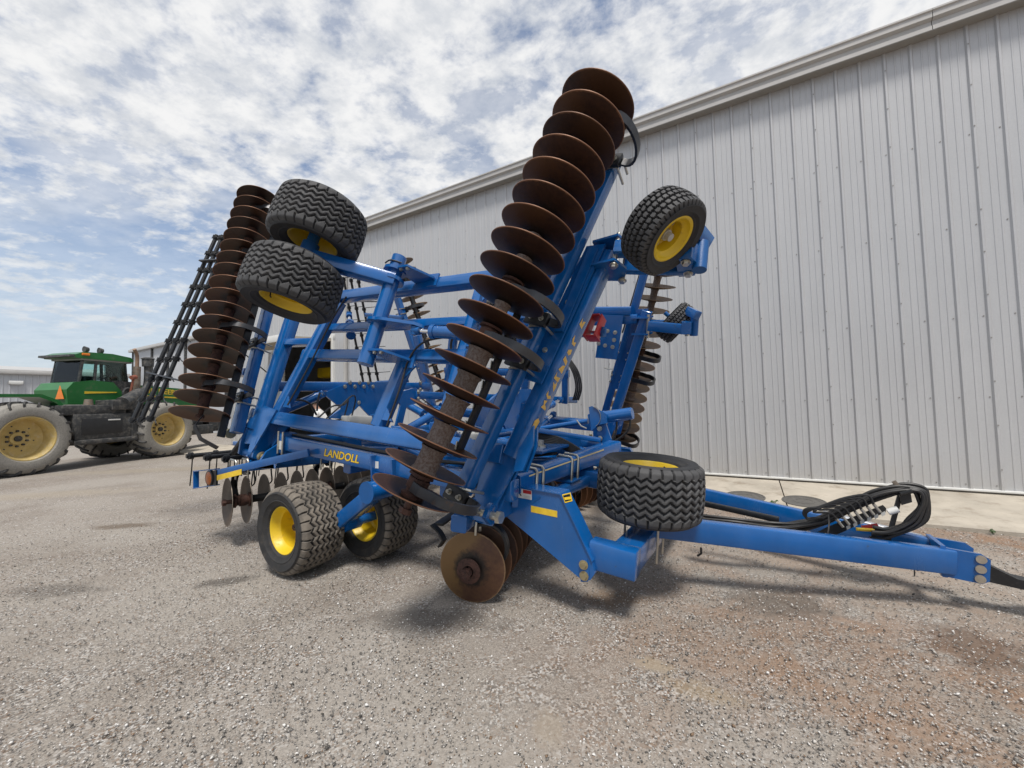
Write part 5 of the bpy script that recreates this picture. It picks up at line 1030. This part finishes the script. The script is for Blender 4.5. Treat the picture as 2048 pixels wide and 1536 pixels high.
# hoses over the deck and up the far wing
for k in range(7):
    o = k*3.1; pts = [V(1055+o*.6, 868+o*.9, .5), V(1085, 868+o*1.1, .45), V(1115, 874+o, .4), V(1140, 886+o*.9, .4), V(1165, 902+o*.5, .4), V(1185, 915, .42)]; part('hydraulic_hose', MB().tube(pts, .011, 7, 4), HOSE)
for k in range(4):
    o = k*3.6; pts = [WF(1112+o, 700, -.15), WF(1132+o, 722, -.16), WF(1146+o, 745, -.2), WF(1152+o, 775, -.2), WF(1146+o, 800, -.15)]; pts = [mir(p) for p in pts]; part('hydraulic_hose', MB().tube(pts, .013, 7, 4), HOSE)
for pts in ([(1260, 838), (1259, 855), (1245, 872), (1226, 884)], [(1233, 842), (1233, 858), (1228, 875), (1220, 885)]): part('hydraulic_hose', MB().tube([V(x, y, .0) for x, y in pts], .011, 8, 5), HOSE)
for pts in ([(640, 785), (636, 800), (634, 822)], [(575, 803), (600, 800), (620, 808), (633, 830)], [(655, 845), (690, 838), (730, 843), (760, 838)]): part('hydraulic_hose', MB().tube([AS(x, y, S1+.1) for x, y in pts], .014, 8, 4), HOSE)
for pts, v in (([(783, 930), (774, 945), (772, 962), (780, 975)], 1.6), ([(795, 932), (788, 950), (786, 968), (792, 980)], 1.6), ([(905, 675), (902, 690), (904, 712), (912, 730)], 1.25)): part('hydraulic_hose', MB().tube([V(x, y, v) for x, y in pts], .012, 8, 4), HOSE)
def run(pts, r=.012, m=HOSE, name='hydraulic_hose'): part(name, MB().tube(pts, r, 7, 5), m)
for k in range(5):
    o = k*.026; run([C(-3.2, .62+o, .24), C(-2.4, .60+o, .205+.01*k), C(-1.6, .58+o, .22), C(-.9, .62+o, .215), C(-.3, .75+o, .26), C(.1, .7+o, .33)])
for k in range(3):
    o = k*.03; run([C(-2.9, 1.60+o, .27), C(-2.2, 1.58+o, .262), C(-1.3, 1.60+o, .262), C(-.5, 1.55+o, .27), C(-.25, 1.2+o, .26)], .010)
for k in range(2):
    o = k*.13; run([C(-3.62, .3+o, .30), C(-3.5, .32+o, .62), C(-3.35, .5+o, .70-o), C(-3.2, .8+o, .56), C(-3.05, 1.1+o, .42)], .011)
    run([C(-3.62, -.3-o, .30), C(-3.5, -.3-o, .66), C(-3.3, -.55-o, .74), C(-3.1, -.9-o, .5)], .011)
for k in range(1): run([W(-1.2+.03*k, .55, .05), W(-1.14+.03*k, .9, .08), W(-1.12+.03*k, 1.22, .09), W(-.95, 1.38+.03*k, .12), W(-.62, 1.42+.03*k, .14)], .010)
for k in range(1): run([W(-2.82+.04*k, .62, .10), W(-2.68+.04*k, 1.1, .10), W(-2.55+.04*k, 1.7, .10), W(-2.4, 1.98, .12)], .010)
vb = MB(); vb.beam(C(-1.35, .35, .30), C(-1.05, .35, .30), .16, .14); vb_ = part('valve_block', vb, GREYP)
for k in range(4): part('valve_fitting', MB().cyl(C(-1.32+.08*k, .35, .36), C(-1.32+.08*k, .35, .42), .016, seg=8), ZINC, vb_)
hydraulic(C(-1.75, .9, .16), C(-1.25, .9, .05), .05, .65, .022); hydraulic(C(-1.75, -.9, .16), C(-1.25, -.9, .05), .05, .65, .022)
hydraulic(C(-.95, .75, .30), W(-.75, .62, -.12), .055, .62, .025); hydraulic(C(-.95, -.75, .30), mir(W(-.75, .62, -.12)), .055, .62, .025)
for s_, v_ in ((-2.6, 1.0), (-1.2, 1.1), (-.35, .95), (-2.6, -.9), (-1.2, -1.0)):
    e = MB(); e.prism([C(s_-.14, v_, .09), C(s_+.14, v_, .09), C(s_+.10, v_, .26), C(s_, v_, .32), C(s_-.10, v_, .26)], BF, .022); lg = part('cylinder_lug', e, BLUE); bolts([C(s_, v_+.012, .25)], -BF, .026, .02, parent=lg)
# tabs and gussets where wing tubes meet
for s_, t_ in ((-2.98, .60), (-1.30, .60), (-1.18, 1.16), (-.50, 1.36), (-2.66, 1.94), (-.46, 1.96)):
    e = MB(); e.prism([W(s_, t_, .05), W(s_+.14, t_, .05), W(s_+.02, t_+(.14 if t_ < 1 or 1.3 < t_ < 1.5 else -.14), .05)], WN, .016); part('gusset', e, BLUE)
# plate with bolts on the far wing's inner side, and a red transport lock
MB.mirror = mir
fp = MB(); fp.prism([WF(x, y, -.12) for x, y in ((1204, 629), (1247, 631), (1234, 719), (1191, 715))], WN, .03); fpl = part('bolted_plate', fp, BLUE); bolts([WF(x, y, -.137) for x, y in ((1201, 658), (1215, 662), (1230, 665), (1228, 680), (1197, 687), (1210, 691), (1225, 694))], -WN, .022, .02, parent=fpl)
pbeam('wing_tube', WF(1160, 622, -.02), WF(1262, 622, -.02), .12, .12, WN)
part('hose_clip', MB().tube([WF(x, y, -.1) for x, y in ((1208, 735), (1216, 738), (1226, 738))], .009, 6), ZINC)
MB.mirror = None
rl = MB(); rc_ = plane_hit(1178, 656, W(0, 0, -.35), WN); rl.beam(rc_-WO*.10-AP*.02, rc_+WO*.10+AP*.02, .012, .13, WN); rl.beam(rc_-WO*.10-AP*.02+AP*.10, rc_+WO*.10+AP*.12, .012, .13, WN); rl.beam(rc_+WO*.10, rc_+WO*.10+AP*.10, .13, .012, WO); rl.beam(rc_-WO*.10, rc_-WO*.10+AP*.10, .13, .012, WO); part('transport_lock', rl, RED)
hydraulic(plane_hit(1120, 668, W(0, 0, -.4), WN), plane_hit(1200, 664, W(0, 0, -.4), WN), .04, .7, .015)
# ---- hose bundle and couplers on the tongue
def tong(x, y, v=.05): return V(x, y, v)
pl = MB(); pl.prism([tong(x, y) for x, y in ((1632, 1066), (1655, 1054), (1766, 1010), (1772, 1016), (1771, 1024), (1685, 1064), (1668, 1071))], BF, .012); cp_ = part('coupler_plate', pl, BLK)
for k in range(6):
    t = k/5; x, y = 1692+70*t, 1053-27*t; part('plate_sticker', MB().prism([tong(x+dx, y+dy, .058) for dx, dy in ((0, 0), (8, -4), (9, 3), (2, 7))], BF, .001), GREYP, cp_)
for k in range(7):
    t = k/6; x, y = 1682+74*t, 1050-30*t
    o = part('coupler', MB().cyl(tong(x+4, y+4, .08), tong(x-9, y-12, .09), .011, .012, 10), ZINC, cp_)
    j = 1.0-.55*t
    pts = [tong(x-9, y-12, .09), tong(x-22, y-24-6*t, .10), tong(x-55-12*t, y-26+2*t, .11), tong(1640+9*t, 1010+5*(1-t), .11), tong(1612+7*t, 1018+3*t, .10), tong(1607+5*t, 1028, .09), tong(1616, 1036+3*t, .08), tong(1635+5*t, 1036, .06), tong(1652, 1044, .04)]
    part('coupler_hose', MB().tube(pts, .0095, 7, 5), HOSE)
for k in range(8):
    a = k*.785; oy = 6.0*(k % 4)-9; ov = .02-.05*(k//4) + .018*(k % 3)
    L_ = [(1395, 1040), (1470, 1048), (1540, 1056), (1600, 1052), (1650, 1040), (1700, 1014), (1750, 992), (1800, 978), (1836, 980), (1850, 1000), (1846, 1022), (1828, 1044), (1800, 1058), (1768, 1066), (1745, 1064)]
    jt = lambda: random.uniform(-4, 4); pts = [V(x+jt()+(oy if i > 7 else 0)*(-.9 if 7 < i < 12 else .3), y+jt()*.8+oy*(.9 if i < 8 else (.2 if i < 10 else -.9)), ov+(.1 if i < 2 else 0)) for i, (x, y) in enumerate(L_)]
    part('hydraulic_hose', MB().tube(pts, .0135, 8, 5), HOSE)
part('hose_grip', MB().cyl(V(1724, 1056, -.1), V(1756, 1051, -.1), .020, seg=14), RED); part('hose_grip', MB().cyl(V(1712, 1058, -.06), V(1752, 1061, -.06), .014, seg=12), YDEC)
hh_ = MB(); hh_.beam(V(1797, 986, .03), V(1822, 980, .03), .10, .03); hh_.prism([V(x, y, .05) for x, y in ((1796, 978), (1819, 974), (1824, 1004), (1803, 1010))], BF, .012); hld = part('hose_holder', hh_, BLK); part('holder_post', MB().beam(C(2.72, .0, -.18), V(1800, 990, -.0), .03, .03), BLK, hld); part('holder_flag', MB().beam(V(1799, 976, .02), V(1787, 962, .02), .012, .03), STACK, hld)
part('round_tube', MB().cyl(V(1776, 1024, .03), V(1796, 1018, .03), .026, seg=16), WHITE)
part('electrical_plug', MB().beam(V(1655, 1068, .32), V(1653, 1098, .32), .032, .032, AP), GREYP); part('plug_cable', MB().tube([V(1657, 1030, .15), V(1658, 1050, .28), V(1655, 1070, .32)], .006, 6, 3), HOSE)
part('tongue_jack', MB().cyl(C(2.35, -.33, -.06), C(2.98, -.20, -.10), .035, seg=16), CHROME)
jb = MB(); jb.beam(C(1.35, -.08, -.10), C(2.0, -.05, -.12), .05, .05); part('tongue_link', jb, BLK)
for k in range(7):
    c = V(1868+8*k, 1092+2.6*k+(k % 2)*3, -.06); d = nrm(AP + UP*(.6 if k % 2 else -.5)); b = MB(); n_ = nrm(np.cross(d, BF)) if k % 2 else BF; pts = [c + d*.024*math.cos(a) + n_*.014*math.sin(a) for a in np.linspace(0, 2*math.pi, 13)]; part('chain_link', b.tube(pts, .0055, 6), RHUB)
